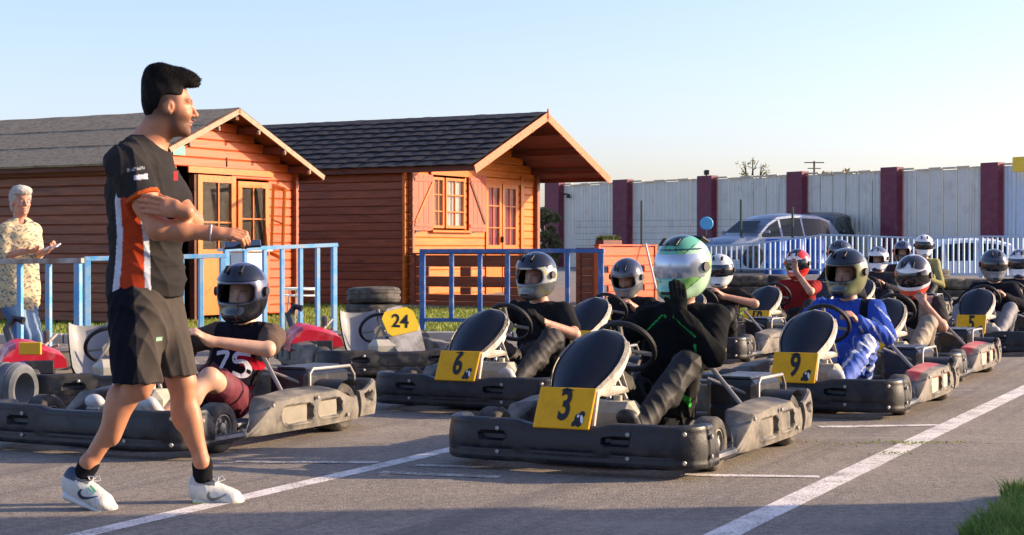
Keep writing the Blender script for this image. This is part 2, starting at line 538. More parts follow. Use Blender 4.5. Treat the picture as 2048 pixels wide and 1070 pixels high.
pod_path = resample([(.425, .625), (.36, .65), (.25, .665), (-.10, .675), (-.45, .672), (-.70, .655)], .010)
def pod_prof(s, L):
    t = s/L
    h = .085+.150*min(1, max(0, (t-.04)/.20))+.018*sstep(.27, .5, np.array(t)).item()-.055*sstep(.76, .95, np.array(t)).item()
    out = [(-.14, .07), (-.03, .058)]
    nz = 24
    for i in range(nz+1):
        z = .062+(h-.02-.062)*i/nz
        n = .008*math.sin(math.pi*i/nz)
        if t > .22:
            d1 = stad(s, z, .32, .62, .150, .050); d2 = stad(s, z, .67, .93, .156, .048)
            for d, s0, s1 in ((d1, .32, .62), (d2, .67, .93)):
                dep = .012+.045*sstep(s1-.050, s1-.030, np.array(s)).item()
                n -= dep*(1-sstep(-.006, .002, np.array(d)).item())
                n += .005*(1-sstep(.0, .007, np.array(abs(d-.008))).item())
        n -= .007*(1-sstep(.0, .007, np.array(abs(t-.235))).item())
        out.append((n, z))
    wd = .135*sstep(.02, .25, np.array(t)).item()*(1-.55*sstep(.72, .84, np.array(t)).item())+.02
    out += [(-.002, h-.006), (-.010, h), (-.05, h+.006), (-wd*.55, h+.016*(wd/.2)), (-wd*.93, h+.024*(wd/.2)), (-wd, h+.01), (-wd, .10)]
    return out

rear_path = resample([(-.705, .668), (-.82, .66)]+arc(-.86, .57, .09, 82, 172, 6)[1:]+[(-.955, .45), (-.97, .2), (-.97, -.2), (-.955, -.45)]+arc(-.86, -.57, .09, 188, 278, 6)+[(-.82, -.66), (-.705, -.668)], .016)
def rear_prof(s, L):
    e = min(s, L-s)
    top = .225+.055*sstep(.05, .22, np.array(e)).item()
    out = [(-.07, .08), (-.02, .07)]
    for i in range(11):
        z = .075+(top-.02-.075)*i/10
        n = .010*math.sin(math.pi*i/10)
        d = stad(e, z, .06, .15, .185, .020)
        n -= .05*(1-sstep(-.006, .004, np.array(d)).item())
        out.append((n, z))
    return out+[(-.005, top-.004), (-.02, top), (-.035, top-.01), (-.045, .09)]

def mirrored(me, name):
    m2 = me.copy(); m2.name = name
    for v in m2.vertices: v.co.y *= -1
    m2.flip_normals()
    return m2

_kc = {}
def kart_meshes():
    if _kc: return _kc
    K = _kc
    b = MB(); sweep(b, nose_path, nose_prof, flip=True); K['nose'] = b.mesh('front_bumper', MAT['plastic'], True, sharp=32)
    b = MB(); sweep(b, pod_path, pod_prof, flip=True); K['pod'] = b.mesh('side_pod', [MAT['plastic_worn'], MAT['pod_red'], MAT['pod_cream']], True, sharp=32)
    def slot_panels(me, mi):
        for p in me.polygons:
            if p.center.y > .63 and abs(p.normal.z) < .75:
                s_ = .425-p.center.x+.01
                if stad(s_, p.center.z, .32, .62, .150, .050) < -.004 and s_ < .575: p.material_index = mi
                if stad(s_, p.center.z, .67, .93, .156, .048) < -.004 and s_ < .885: p.material_index = mi
    K['podR'] = mirrored(K['pod'], 'side_pod')
    K['pod_cream'] = K['pod'].copy(); slot_panels(K['pod_cream'], 2); K['pod_cream'].materials[2] = M('dusty_slot', (.20, .18, .14), .7, var=.15, dust=(.30, .26, .19), damt=.5)
    K['pod_red'] = K['pod'].copy()
    for p in K['pod_red'].polygons:
        if p.center.z > .19 and p.center.x < .40 and (p.normal.z > .3 or p.center.y < .62) and abs(p.normal.y) < .8: p.material_index = 1
    slot_panels(K['pod_red'], 2)
    b = MB(); sweep(b, rear_path, rear_prof, flip=True); K['rear'] = b.mesh('rear_bumper', MAT['plastic_worn'], True, sharp=32)
    K['pod_blue'] = mirrored(K['pod'], 'side_pod'); K['pod_blue'].materials[0] = MAT['pod_blue']
    # cream inserts of the slots
    b = MB()
    for (s0, s1, zc) in ((.33, .065, .152), (-.02, -.26, .158)):
        pass
    # wheels
    def wheel(r, w):
        b = MB(); h = w/2
        b.lathe([(r*.52, -h*.8), (r*.60, -h*.96), (r*.80, -h), (r*.93, -h*.86), (r, -h*.6), (r, h*.6), (r*.93, h*.86), (r*.80, h), (r*.60, h*.96), (r*.52, h*.8)], 28, axis='y')
        t = b.mesh('tyre', MAT['tyre'], True)
        b = MB()
        b.lathe([(r*.54, h*.86), (r*.50, h*.88), (r*.47, h*.6), (r*.34, h*.42), (r*.22, h*.5), (r*.20, h*.85), (r*.10, h*.95), (.001, h*.95)], 24, axis='y')
        b.lathe([(r*.54, -h*.86), (r*.50, -h*.88), (r*.47, -h*.6), (r*.30, -h*.4), (.001, -h*.4)][::-1], 24, axis='y')
        for j in range(5):
            a = 2*math.pi*j/5
            b.box((math.cos(a)*r*.33, h*.5, math.sin(a)*r*.33), (.018, .02, .018))
        return t, b.mesh('rim', MAT['rim'], True)
    K['wf'] = wheel(.128, .115); K['wr'] = wheel(.140, .19)
    b = MB(); b.box((.08, 0, .045), (1.25, .56, .008))
    b.tube([(.62, .30, .06), (.30, .27, .06), (-.10, .33, .06), (-.75, .33, .09), (-.86, .25, .12)], .016, 8)
    b.tube([(.62, -.30, .06), (.30, -.27, .06), (-.10, -.33, .06), (-.75, -.33, .09), (-.86, -.25, .12)], .016, 8)
    b.tube([(.62, -.30, .06), (.72, -.2, .065), (.72, .2, .065), (.62, .30, .06)], .016, 8)
    for s_ in (1, -1): b.tube([(.76, s_*.60, .085), (.70, s_*.64, .078), (.42, s_*.64, .078), (.34, s_*.58, .085)], .024, 8)
    K['floor'] = b.mesh('floor_tray', MAT['engine'], True)
    b = MB()
    b.tube([(.60, .52, .13), (.60, .30, .13), (.60, -.30, .13), (.60, -.52, .13)], .014, 8)
    b.tube([(-.58, .60, .14), (-.58, -.60, .14)], .02, 10)
    for s_ in (1, -1):
        b.tube([(.56, s_*.50, .13), (.42, s_*.08, .12)], .008, 6)
        b.tube([(.30, s_*.30, .07), (.34, s_*.52, .12), (.36, s_*.56, .12), (-.40, s_*.56, .12), (-.44, s_*.34, .08)], .011, 6)
    K['axle'] = b.mesh('axle', MAT['tube_grey'], True)
    b = MB()
    c = Vector((.19, 0, .552)); ax_ = Vector((-.80, 0, .60)).normalized(); u = Vector((0, 1, 0)); w = ax_.cross(u)
    b.tube([c+(u*math.cos(a)+w*math.sin(a))*.150 for a in [2*math.pi*i/36 for i in range(36)]], .0145, 8, closed=True)
    K['sw'] = b.mesh('steering_wheel', MAT['rubber'], True)
    b = MB()
    for a in (R(20), R(160), R(270)): b.tube([c+(u*math.cos(a)+w*math.sin(a))*.147, c-ax_*.03], .012, 6)
    b.lathe([(.001, 0), (.045, 0), (.045, .02), (.001, .02)], 14, c=tuple(c-ax_*.045), axis='x')
    K['spoke'] = b.mesh('spoke', MAT['tube_grey'], True)
    b = MB()
    b.tube([c-ax_*.03, (.55, 0, .16)], .013, 8)
    b.tube([(.36, .02, .40), (.42, .22, .06)], .011, 6); b.tube([(.36, -.02, .40), (.42, -.22, .06)], .011, 6)
    K['column'] = b.mesh('steering_column', MAT['tube_grey'], True)
    # fairing: dark bowed panel in a worn pale frame
    def half(v): return (.108+.057*math.sin(min(1, v/.5)*math.pi/2))*(1 if v < .5 else max(0, 1-((v-.5)/.5)**2.5)**.5)
    def FP(u_, v, o=0):
        return (.868-.42*v+.055*(1-u_*u_)*(1-.3*v)+o*.6, u_*half(v), .37+.272*v+.020*(1-u_*u_)*math.sqrt(max(0, half(v)/.165))+o*.8)
    P = [[FP(-1+2*j/14, 1-(1-i/22)**1.5) for j in range(15)] for i in range(23)]
    b = MB(); b.grid(P, flip=False); b.grid([[(q[0]-.006, q[1], q[2]-.008) for q in r_] for r_ in P], flip=True)
    K['screen'] = b.mesh('fairing_panel', MAT['screen'], True, sharp=80)
    b = MB()
    for s_ in (-1, 1):
        L = []
        for i in range(15):
            v = i/15*.88; q = FP(s_, v); wd = .002+.008*math.sin(v*7)
            f_ = FP(s_*.88, v)
            L.append([(q[0]+.012, q[1]-s_*.004, q[2]+.006), (q[0]-.01, q[1]+s_*.012, q[2]+.002), (q[0]-.022-wd, q[1]+s_*.014, q[2]-.022-wd), (q[0]-.026-wd, q[1]-s_*.002, q[2]-.028-wd)])
        b.grid(L, flip=(s_ > 0)); b.grid(L, flip=(s_ < 0))
        q = FP(s_, .04); q2 = FP(s_, .42)
        b.tube([(q[0]+.03, q[1]+s_*.0, q[2]-.17), (q[0]+.0, q[1]+s_*.006, q[2]-.01), (q[0]-.10, q[1]+s_*.012, q[2]-.01), (q2[0]-.08, q2[1]+s_*.008, q2[2]-.11), (q2[0]-.02, q2[1]+s_*.004, q2[2]-.02)], [.014, .022, .030, .026, .014], 8, flat=.6)
    b.tube([FP(-1, v) for v in (.55, .65, .75, .84, .91, .96, .985)]+[FP(0, .998)]+[FP(1, v) for v in (.985, .96, .91, .84, .75, .65, .55)], .0065, 6)
    K['fframe'] = b.mesh('fairing_frame', MAT['frame_worn'], True)
    b = MB()
    b.box((0, 0, 0), (.012, .285, .205), ch=.004)
    K['plate'] = b.mesh('number_plate', MAT['yellow'])
    K['plate_b'] = K['plate'].copy(); K['plate_b'].materials[0] = MAT['yellow_b']
    b = MB()  # small black club emblem of the plate
    def disc(cx, cy, rx, ry, a, z, mi, n=14):
        b.add([(z, cx+rx*math.cos(t)*math.cos(a)-ry*math.sin(t)*math.sin(a), cy+rx*math.cos(t)*math.sin(a)+ry*math.sin(t)*math.cos(a)) for t in [2*math.pi*i/n for i in range(n)]], [tuple(range(n))], mi)
    disc(.083, -.060, .020, .034, .2, .0085, 0); disc(.098, -.030, .014, .016, 0, .009, 0); disc(.066, -.076, .012, .018, -.5, .0092, 0)
    disc(.100, -.055, .007, .022, .25, .0100, 1); disc(.080, -.040, .006, .008, 0, .0103, 1)
    K['emblem'] = b.mesh('emblem', [MAT['black'], MAT['white']])
    # engine side: dark box with tube guard, pale tank, seat
    b = MB(); b.box((-.655, .35, .245), (.46, .28, .21), ch=.03)
    b.box((-.655, .35, .357), (.38, .20, .02), ch=.008)
    b.box((-.50, .34, .15), (.22, .22, .14), ch=.02)
    K['box'] = b.mesh('engine_cover', MAT['engine'], True, sharp=25)
    b = MB()
    b.tube([(-.43, .50, .14), (-.43, .50, .335), (-.46, .50, .36), (-.86, .50, .355), (-.91, .50, .30), (-.93, .50, .16)], .010, 8)
    b.tube([(-.92, .50, .30), (-.92, -.45, .30), (-.92, -.5, .16)], .010, 8)
    K['guard'] = b.mesh('engine_guard', MAT['tube_grey'], True)
    b = MB()
    b.lathe([(.001, -.09), (.05, -.09), (.06, -.07), (.06, .07), (.05, .09), (.001, .09)], 16, c=(-.62, -.40, .25), axis='x')
    b.box((-.58, -.42, .15), (.24, .20, .14), ch=.02)
    for i in range(6): b.box((-.53, -.36, .20+.018*i), (.15, .17, .006))
    b.tube([(-.5, -.3, .2), (-.52, -.22, .3), (-.70, -.2, .33), (-.88, -.3, .25)], .022, 8)
    b.box((-.42, -.47, .24), (.10, .10, .12), ch=.02)
    K['engine'] = b.mesh('engine', MAT['alloy'], True, sharp=30)
    b = MB(); b.box((.44, .02, .185), (.20, .32, .23), ch=.05); b.lathe([(.001, .03), (.022, .03), (.022, 0)], 12, c=(.42, .05, .295))
    K['tank'] = b.mesh('fuel_tank', MAT['tank'], True, sharp=30)
    b = MB()
    P = []
    for i in range(15):
        t = i/14
        if t < .35: x = .02-.30*t/.35; z = .085-.02*math.sin(t/.35*math.pi); hw = .15+.03*t; up = .10
        else:
            q = (t-.35)/.65; x = -.28-.24*math.sin(q*math.pi/2)*1.0; z = .085+.40*q; hw = .175-.015*q; up = .12-.09*q
        row = []
        for j in range(13):
            a = -1+2*j/12
            row.append((x+abs(a)**3*(.10 if t > .35 else .0)*(1-.4*t), a*hw*(1+.12*(1-abs(a))), z+abs(a)**3*up))
        P.append(row)
    b.grid(P); b.grid([[(q[0]-.012, q[1]*1.04, q[2]-.012) for q in r_] for r_ in P], flip=True)
    K['seat'] = b.mesh('seat', MAT['seat_dark'], True, sharp=60)
    K['seat_g'] = K['seat'].copy(); K['seat_g'].materials[0] = MAT['seat']
    b = MB(); b.tube([(-.16, .50, .24), (-.30, .27, .44)], .012, 8); b.tube([(-.46, .48, .26), (-.34, .25, .36)], .010, 8)
    K['stay'] = b.mesh('seat_stay', MAT['tube_grey'], True)
    K['stayR'] = mirrored(K['stay'], 'seat_stay')
    b = MB(); b.tube([(.66, .16, .07), (.64, .16, .20)], .007, 6); b.tube([(.64, .12, .20), (.64, .20, .20)], .010, 6)
    K['pedal'] = b.mesh('pedal', MAT['tube_grey'], True); K['pedalR'] = mirrored(K['pedal'], 'pedal')
    b = MB(); b.lathe([(.011, -.006), (.011, .003), (.007, .006), (.001, .006)], 10); K['bolt'] = b.mesh('bolt', MAT['alloy'], True)
    # fender over the rear wheel
    b = MB(); b.grid([[(-.575+.158*math.cos(a), y_, .14+.158*math.sin(a)) for y_ in (.47, .665)] for a in [R(8+125*i/12) for i in range(13)]]); K['fender'] = b.mesh('mudguard', MAT['rubber'], True)
    # older machine: red fluted engine cover with a coil of cables
    b = MB()
    P = []
    for i in range(13):
        t = i/12; x = -.08-.62*t; row = []
        for j in range(13):
            a = math.pi*(j/12)
            rz_ = (.195+.03*math.sin(t*11))*(1-.45*abs(t-.45)); ry_ = .23*(1-.25*t*t)
            row.append((x, -.46+ry_*math.cos(a)*1.0, .20+rz_*math.sin(a)**.7+.016*math.cos(3*a)*(t < .7)))
        P.append(row)
    b.grid(P, flip=True); b.add(P[0], [tuple(range(13))]); b.add(P[-1], [tuple(range(13))[::-1]])
    for q_ in (-.28, -.36, -.44): b.box((q_, -.60, .27), (.02, .08, .05), mi=1)
    b.box((-.10, -.44, .22), (.06, .26, .12), mi=1, ch=.02)
    K['redcover'] = b.mesh('engine_cover', [MAT['red_gloss'], MAT['engine']], True, sharp=18)
    return K

BOLTS = [((.991, .33, .20), (0, R(90), 0)), ((.991, .33, .09), (0, R(90), 0)), ((.991, -.33, .20), (0, R(90), 0)), ((.991, -.33, .09), (0, R(90), 0)), ((.80, .668, .19), (R(-90), 0, 0)), ((.80, .668, .10), (R(-90), 0, 0)),
         ((.955, .59, .21), (0, R(90), R(45))), ((.955, .59, .08), (0, R(90), R(45))), ((.20, .682, .215), (R(-90), 0, 0)), ((-.22, .692, .225), (R(-90), 0, 0)), ((-.55, .682, .10), (R(-90), 0, 0))]
def make_kart(label, loc, rz=-115.9, num=None, pods='black', old=False, plate=True, far=False, group='rental karts lined up on the grid', fairing=True):
    K = kart_meshes()
    t = thing('go_kart', label, 'go-kart', (loc[0], loc[1], 0), R(rz), group)
    link('front_bumper', K['nose'], t)
    if not old:
        link('side_pod', K['pod_red'] if pods == 'red' else K['pod_cream'] if pods == 'cream' else K['pod'], t)
        link('side_pod', K['podR'], t)
        link('rear_bumper', K['rear'], t)
    else:
        link('side_pod', K['pod'], t); link('side_pod', K['pod_blue'] if pods == 'blue' else K['podR'], t)
        link('rear_bumper', K['rear'], t)
    for q_ in BOLTS: link('bolt', K['bolt'], t, q_[0], q_[1])
    link('floor_tray', K['floor'], t); link('axle', K['axle'], t)
    s = link('steering_wheel', K['sw'], t, (0, 0, 0) if not old else (.0, 0, -.17)); link('spoke', K['spoke'], s)
    link('steering_column', K['column'], t)
    for (x, y, k, z) in ((.555, .565, 'wf', .128), (.555, -.565, 'wf', .128), (-.575, .555, 'wr', .14), (-.575, -.555, 'wr', .14)):
        w = link('wheel', K[k][0], t, (x, y, z)); r_ = link('rim', K[k][1], w)
        if y < 0: w.rotation_euler = (0, 0, math.pi)
    if fairing:
        if not old:
            link('fairing_panel', K['screen'], t); link('fairing_frame', K['fframe'], t)
            if plate:
                p = link('number_plate', K['plate'], t, (.950, .0, .305), (0, R(-27), 0))
                link('emblem', K['emblem'], p)
                if num:
                    n = link('number', text_mesh(num, .215, .0012, .62 if len(num) == 1 else .60, .006), p, (.0085, .004, .008), (R(90), 0, R(90)))
                    n.data.materials.append(MAT['black'])
        else:
            K2 = kart_meshes()
            f_ = MB()
            prof = [(-.10, 0), (.10, 0), (.12, .12), (.145, .30), (.12, .46), (.06, .53), (-.06, .53), (-.12, .46), (-.145, .30), (-.12, .12)]
            m4 = Matrix.Translation((.62, .20, .14)) @ Matrix.Rotation(R(12), 4, 'X') @ Matrix.Rotation(R(-38), 4, 'Y') @ Matrix.Rotation(R(90), 4, 'Z') @ Matrix.Rotation(R(90), 4, 'X')
            f_.prism(prof, .02, m4)
            f_.build('fairing_panel', MAT['frame_worn'], t)
            pl = MB(); oc = [(.125, -.08), (.125, .07), (.085, .13), (-.085, .13), (-.125, .07), (-.125, -.08), (-.10, -.12), (.10, -.12)]
            pl.prism([(a*1.12, b_) for a, b_ in oc], .008)
            p = pl.build('number_plate', MAT['yellow_b'], t)
            p.matrix_local = m4 @ Matrix.Translation((0, .37, .0205))
            if num:
                n = link('number', text_mesh(num, .185, .0012, .78, .003), p, (.0, .0, .0095), (0, 0, R(-20))); n.data.materials.append(MAT['black'])
    if old:
        link('engine_cover', K['redcover'], t); link('seat', K['seat_g'], t)
        b = MB(); b.box((-.30, -.34, .42), (.10, .04, .10), ch=.01); 
        b.build('air_filter', MAT['engine'], t)
        b = MB(); b.tube([(-.66, -.52, .30), (-.74, -.56, .46), (-.76, -.50, .54), (-.72, -.44, .52)], .03, 8)
        b.build('intake_hose', MAT['engine'], t, True)
    else:
        link('engine_cover', K['box'], t); link('engine', K['engine'], t)
        link('seat', K['seat'], t)
    link('mudguard', K['fender'], t)
    link('engine_guard', K['guard'], t); link('fuel_tank', K['tank'], t)
    link('seat_stay', K['stay'], t); link('seat_stay', K['stayR'], t)
    link('pedal', K['pedal'], t); link('pedal', K['pedalR'], t)
    return t

# ------------------------------------------------------------------ people
SKIN = skin
SK = (.56, .29, .185)
MAT['skin'] = MV('skin', .52, var=.24, sss=.08, bmp=.12, bs=260)
MAT['cloth'] = MV('cloth', .9, bmp=.3, bs=300, var=.22, spec=.08)
MAT['cloth_sheen'] = MV('nylon_cloth', .65, bmp=.3, bs=120, var=.25, spec=.3)
MAT['shoe'] = MV('shoe_leather', .55, var=.12, bmp=.2, bs=250)
MAT['helmet'] = MV('helmet_lacquer', .22, coat=.7, var=.06)
MAT['visor_dark'] = M('dark_visor', (.012, .014, .02), .06, coat=.5, var=.05)
MAT['visor_mirror'] = M('mirror_visor', (.50, .56, .64), .20, metal=.5, var=.03, coat=.5)
MAT['hair'] = M('black_hair', (.006, .005, .005), .75, var=.25, scale=30, bmp=.35, bs=170, spec=.15)
MAT['hair_white'] = M('white_hair', (.62, .58, .50), .7, var=.15, scale=30, bmp=.8, bs=160)

def head_prims(c, Rm, k=1.0, neck=None):
    """head built from its centre c (level with the ears); Rm turns local x-forward, y-left, z-up into place"""
    def T(p): return V(*c)+Rm @ (V(*p)*k)
    def E(p, r, kk=.02, op=1): return ell(T(p), V(*r)*k, Rm, kk, op)
    L = [E((-.018, 0, .040), (.098, .077, .092)), E((.030, 0, -.020), (.062, .062, .085), .03),
         E((.038, 0, -.082), (.046, .047, .034), .03), E((.073, 0, -.103), (.020, .022, .018), .02),
         E((.074, 0, .034), (.020, .052, .013), .015), E((.060, .036, -.022), (.028, .022, .024), .02), E((.060, -.036, -.022), (.028, .022, .024), .02),
         E((.098, .031, .008), (.018, .016, .011), .012, -1), E((.098, -.031, .008), (.018, .016, .011), .012, -1),
         E((.078, .031, .009), (.0125, .0125, .0115), .003), E((.078, -.031, .009), (.0125, .0125, .0115), .003),
         cone(T((.086, 0, .020)), T((.112, 0, -.022)), .009*k, .0125*k, .008), E((.098, .011, -.028), (.011, .009, .007), .006), E((.098, -.011, -.028), (.011, .009, .007), .006),
         E((.090, 0, -.055), (.012, .024, .006), .006), E((.087, 0, -.068), (.012, .021, .007), .006),
         E((.098, 0, -.0615), (.010, .022, .0018), .003, -1)]
    for s_ in (1, -1):
        L += [E((-.004, s_*.077, -.004), (.019, .008, .032), .006), E((.004, s_*.084, .0), (.010, .006, .018), .004, -1), E((-.0, s_*.078, -.026), (.009, .007, .010), .004)]
    if neck is not None: L += [cone(T((-.022, 0, -.055)), neck, .056*k, .062*k, .03)]
    return L

def face_colour(base, c, Rm, k=1.0, stubble=None, fade=None):
    def fn(P):
        q = (P-V(*c)) @ Rm / k
        col = np.tile(np.array(base), (len(P), 1)).astype(float)
        x, y, z = q[:, 0], q[:, 1], q[:, 2]
        nearh = (np.abs(z) < .16) & (np.hypot(x, y) < .14)
        lip = np.exp(-(((z+.061)/.009)**2+(y/.022)**2))*(x > .07)*nearh
        col = col*(1-lip[:, None]*.45)+np.array([.42, .13, .11])*lip[:, None]*.45
        for s_ in (1, -1):
            br = np.exp(-(((z-.034-.002*np.abs(y)/.03)/.006)**2+((y-s_*.033)/.020)**4))*(x > .055)*nearh
            col *= (1-br[:, None]*.85)
            ey = np.exp(-(((z-.009)/.0065)**2+((y-s_*.031)/.010)**2)**2)*(x > .07)*nearh
            col = col*(1-ey[:, None])+np.array([.55, .5, .46])*ey[:, None]
            pu = np.exp(-(((z-.009)/.0045)**2+((y-s_*.031)/.0045)**2)**2)*(x > .075)*nearh
            col *= (1-pu[:, None]*.95)
        if stubble:
            b_ = sstep(-.012, -.06, z)*sstep(-.02, .02, x)*sstep(-.15, -.13, z)*nearh
            b_ = b_*(1-np.exp(-(((z+.061)/.012)**2+(y/.022)**2)))
            b_ = np.maximum(b_, np.exp(-(((z+.044)/.008)**2+(y/.026)**2))*(x > .07)*nearh)
            col = col*(1-b_[:, None]*stubble)+np.array([.03, .018, .014])*b_[:, None]*stubble
        if fade:
            f_ = sstep(.05, .015, x)*sstep(-.085, -.02, z)*sstep(-.17, -.10, z+.0*x)*nearh*(1-sstep(.0, .02, .038-np.hypot(x+.004, z)))
            col = col*(1-f_[:, None]*fade)+np.array([.02, .013, .011])*f_[:, None]*fade
        return col
    return fn

def Rbasis(fwd, up=(0, 0, 1)):
    f_ = V(*fwd); f_ /= np.linalg.norm(f_); u = V(*up); l = np.cross(u, f_); l /= np.linalg.norm(l); u = np.cross(f_, l)
    return np.stack([f_, l, u], 1)

def hand_prims(wr, d, nrm, side, curl=(.5, .6, .5), k=1.0, thumb=(.6, .5), spread=.12):
    """palm, four fingers of unequal length and a thumb leaving the side of the palm. d: wrist to knuckles, nrm: the way the palm faces, side: towards the thumb"""
    d = V(*d); d /= np.linalg.norm(d); n = V(*nrm); n -= d*(n@d); n /= np.linalg.norm(n)
    s = V(*side); s -= d*(s@d)+n*(s@n); s /= np.linalg.norm(s)
    wr = V(*wr); L = [cone(wr-d*.02*k, wr+d*.02*k, .027*k, .026*k, .02), ecap(wr+d*.022*k, wr+d*.072*k, s, (.032*k, .015*k), (.040*k, .014*k), .015)]
    kn = wr+d*.086*k
    for i, (o, l) in enumerate(((.030, .94), (.010, 1.05), (-.010, .98), (-.029, .78))):
        p = kn+s*o*k; dd = d+s*o*spread*40*.1; dd /= np.linalg.norm(dd); a = 0
        for j, sl in enumerate((.042, .027, .021)):
            a += curl[j]
            v = dd*math.cos(a)+n*math.sin(a)
            q = p+v*sl*l*k; L.append(cone(p, q, (.0098-.0009*j)*k, (.0092-.0009*j)*k, .004)); p = q
    p = wr+d*.030*k+s*.026*k
    v1 = d*math.cos(thumb[0])+s*math.sin(thumb[0])+n*.35; v1 /= np.linalg.norm(v1)
    q = p+v1*.042*k; L.append(cone(p, q, .0135*k, .0115*k, .008))
    v2 = v1*math.cos(thumb[1])+(d*.3+n*.8)*math.sin(thumb[1]); v2 /= np.linalg.norm(v2)
    L.append(cone(q, q+v2*.030*k, .011*k, .009*k, .004))
    return L

def helmet_prims(c, Rm, k=1.0, port=True):
    def T(p): return V(*c)+Rm @ (V(*p)*k)
    def E(p, r, kk=.02, op=1): return ell(T(p), V(*r)*k, Rm, kk, op)
    L = [E((-.005, 0, .030), (.143, .128, .132)), E((.010, 0, -.045), (.128, .112, .105), .05), E((.085, 0, -.095), (.065, .075, .045), .04),
         E((.128, 0, -.098), (.022, .040, .020), .02), E((-.02, 0, -.17), (.12, .10, .05), .02, -1)]
    if port:
        L += [rbox(T((.13, 0, .014)), V(.105, .098, .044)*k, Rm, .028*k, .008, -1), E((.01, 0, -.02), (.112, .100, .125), .004, -1)]
    return L

def helmet_extra(t, c, Rm, k, visor, trim=(.02, .02, .02), spoiler=False):
    """visor, pivots, vents and rear spoiler of a helmet as children of the shell"""
    def T(p): return Vector(V(*c)+Rm @ (V(*p)*k))
    if visor in ('dark', 'mirror', 'up'):
        P = []
        e0, e1 = (-20, 27) if visor != 'up' else (24, 62)
        for i in range(15):
            el = R(e0+(e1-e0)*i/14); row = []
            for j in range(25):
                az = R(-84+168*j/24)
                r = V(.1495, .1345, .138)*(1.0 if visor != 'up' else 1.04)
                row.append(T((-.003+r[0]*math.cos(el)*math.cos(az), r[1]*math.cos(el)*math.sin(az), .016+r[2]*math.sin(el)*(1 if visor != 'up' else 1.05))))
            P.append(row)
        b = MB(); b.grid(P, flip=False); b.grid([[q-(q-T((0, 0, .01)))*.02 for q in r_] for r_ in P], flip=True)
        b.build('visor', MAT['visor_mirror' if visor == 'mirror' else 'visor_dark'], t, True, sharp=80)
    for s_ in (1, -1):
        b = MB()
        m = Matrix(Rm.tolist()).to_4x4(); m.translation = T((.012, s_*.126, .016))
        m2 = m @ Matrix.Rotation(R(-90*s_), 4, 'X')
        b.prism([(.024*k*math.cos(a), .024*k*math.sin(a)) for a in [2*math.pi*i/16 for i in range(16)]], .016*k, m2)
        b.build('visor_pivot', MAT['black'], t, True)
    m3 = Matrix(Rm.tolist())
    MB().box(T((.150, 0, -.098)), (.014*k, .05*k, .014*k), m3, ch=.003).build('vent', MAT['black'], t)
    for q_ in (.038, -.038): MB().box(T((.100, q_, .135)), (.05*k, .022*k, .010*k), m3 @ Matrix.Rotation(R(35), 3, 'Y'), ch=.003).build('vent', MAT['black'], t)
    if spoiler: MB().box(T((-.10, 0, .135)), (.07*k, .14*k, .014*k), m3 @ Matrix.Rotation(R(-25), 3, 'Y'), ch=.005).build('spoiler', MAT['black'], t)

# helmet paint: fn(local x, y, z) -> rgb rows
def paint(c, Rm, k, fn):
    def g(P):
        q = (P-V(*c)) @ Rm / k
        inner = ((q[:, 0]-.01)/.122)**2+(q[:, 1]/.110)**2+((q[:, 2]+.02)/.134)**2 < 1
        col = fn(q[:, 0], q[:, 1], q[:, 2]); col[inner] = (.012, .012, .013)
        return col
    return g
def two(c1, c2, f_):
    f_ = np.clip(f_, 0, 1)[:, None]; return np.array(c1)*(1-f_)+np.array(c2)*f_
def p_plain(c): return lambda x, y, z: two(c, c, x)
def p_navy(x, y, z): 
    c = two((.055, .065, .13), (.010, .011, .016), sstep(.0, -.03, z)); return c
def p_green(x, y, z):
    s1 = np.sin((z-.55*np.abs(y)+.45*x)*38)
    c = two((.14, .46, .30), (.50, .74, .60), sstep(.1, .6, s1)*(np.abs(y) > .035))
    side = (y > .05) & (z < .10); c = np.where(side[:, None], two((.26, .56, .14), (.46, .72, .48), sstep(-.3, .3, s1)), c)
    c = np.where(((np.abs(s1) < .12) & (np.abs(y) > .03) & (z < .12))[:, None], np.array([.03, .10, .06]), c)
    c = np.where((((z > .118) & (np.abs(y) < .04)) | ((z > .095) & (z < .103) & (x > 0)))[:, None], np.array([.015, .05, .035]), c)
    return c
def p_green_dark(x, y, z):
    w = z+.35*x+.02*np.sin(y*40)
    c = two((.20, .48, .34), (.85, .88, .86), sstep(.08, .065, z-.25*x)*sstep(-.06, -.02, z))
    s1 = np.abs(np.sin((z-.5*np.abs(y)+.3*x)*48)); m = (np.abs(y) > .05)
    c = np.where((m & (s1 > .86))[:, None], np.array([.015, .03, .02]), c)
    c = np.where((((z > .115) & (np.abs(y) < .035)) | ((z > .09) & (z < .10)))[:, None], np.array([.02, .05, .035]), c)
    c = np.where((m & (s1 > .35) & (s1 < .5))[:, None], np.array([.45, .75, .10]), c)
    return c
def p_silver(x, y, z):
    s1 = np.sin((z*.9+.7*np.abs(y)-.6*x)*50+np.sin(x*30)*1.2)
    c = two((.42, .45, .46), (.02, .022, .025), sstep(.25, .45, s1)*sstep(-.02, .03, z))
    c = np.where(((s1 < -.8) & (np.abs(y) > .07))[:, None], np.array([.55, .52, .25]), c)
    return np.where((z < -.03)[:, None], c*.25, c)
def p_dsilver(x, y, z):
    c = two((.30, .31, .33), (.03, .035, .06), sstep(.05, .10, z+.3*np.abs(y)))
    return np.where((z < -.02)[:, None], np.array([.16, .165, .17]), c)
def p_olive(x, y, z):
    c = two((.012, .012, .014), (.19, .20, .09), sstep(.06, .09, np.abs(y)-.3*(z-.0)))
    c = np.where((z > .10)[:, None], np.array([.05, .055, .05]), c)
    return c
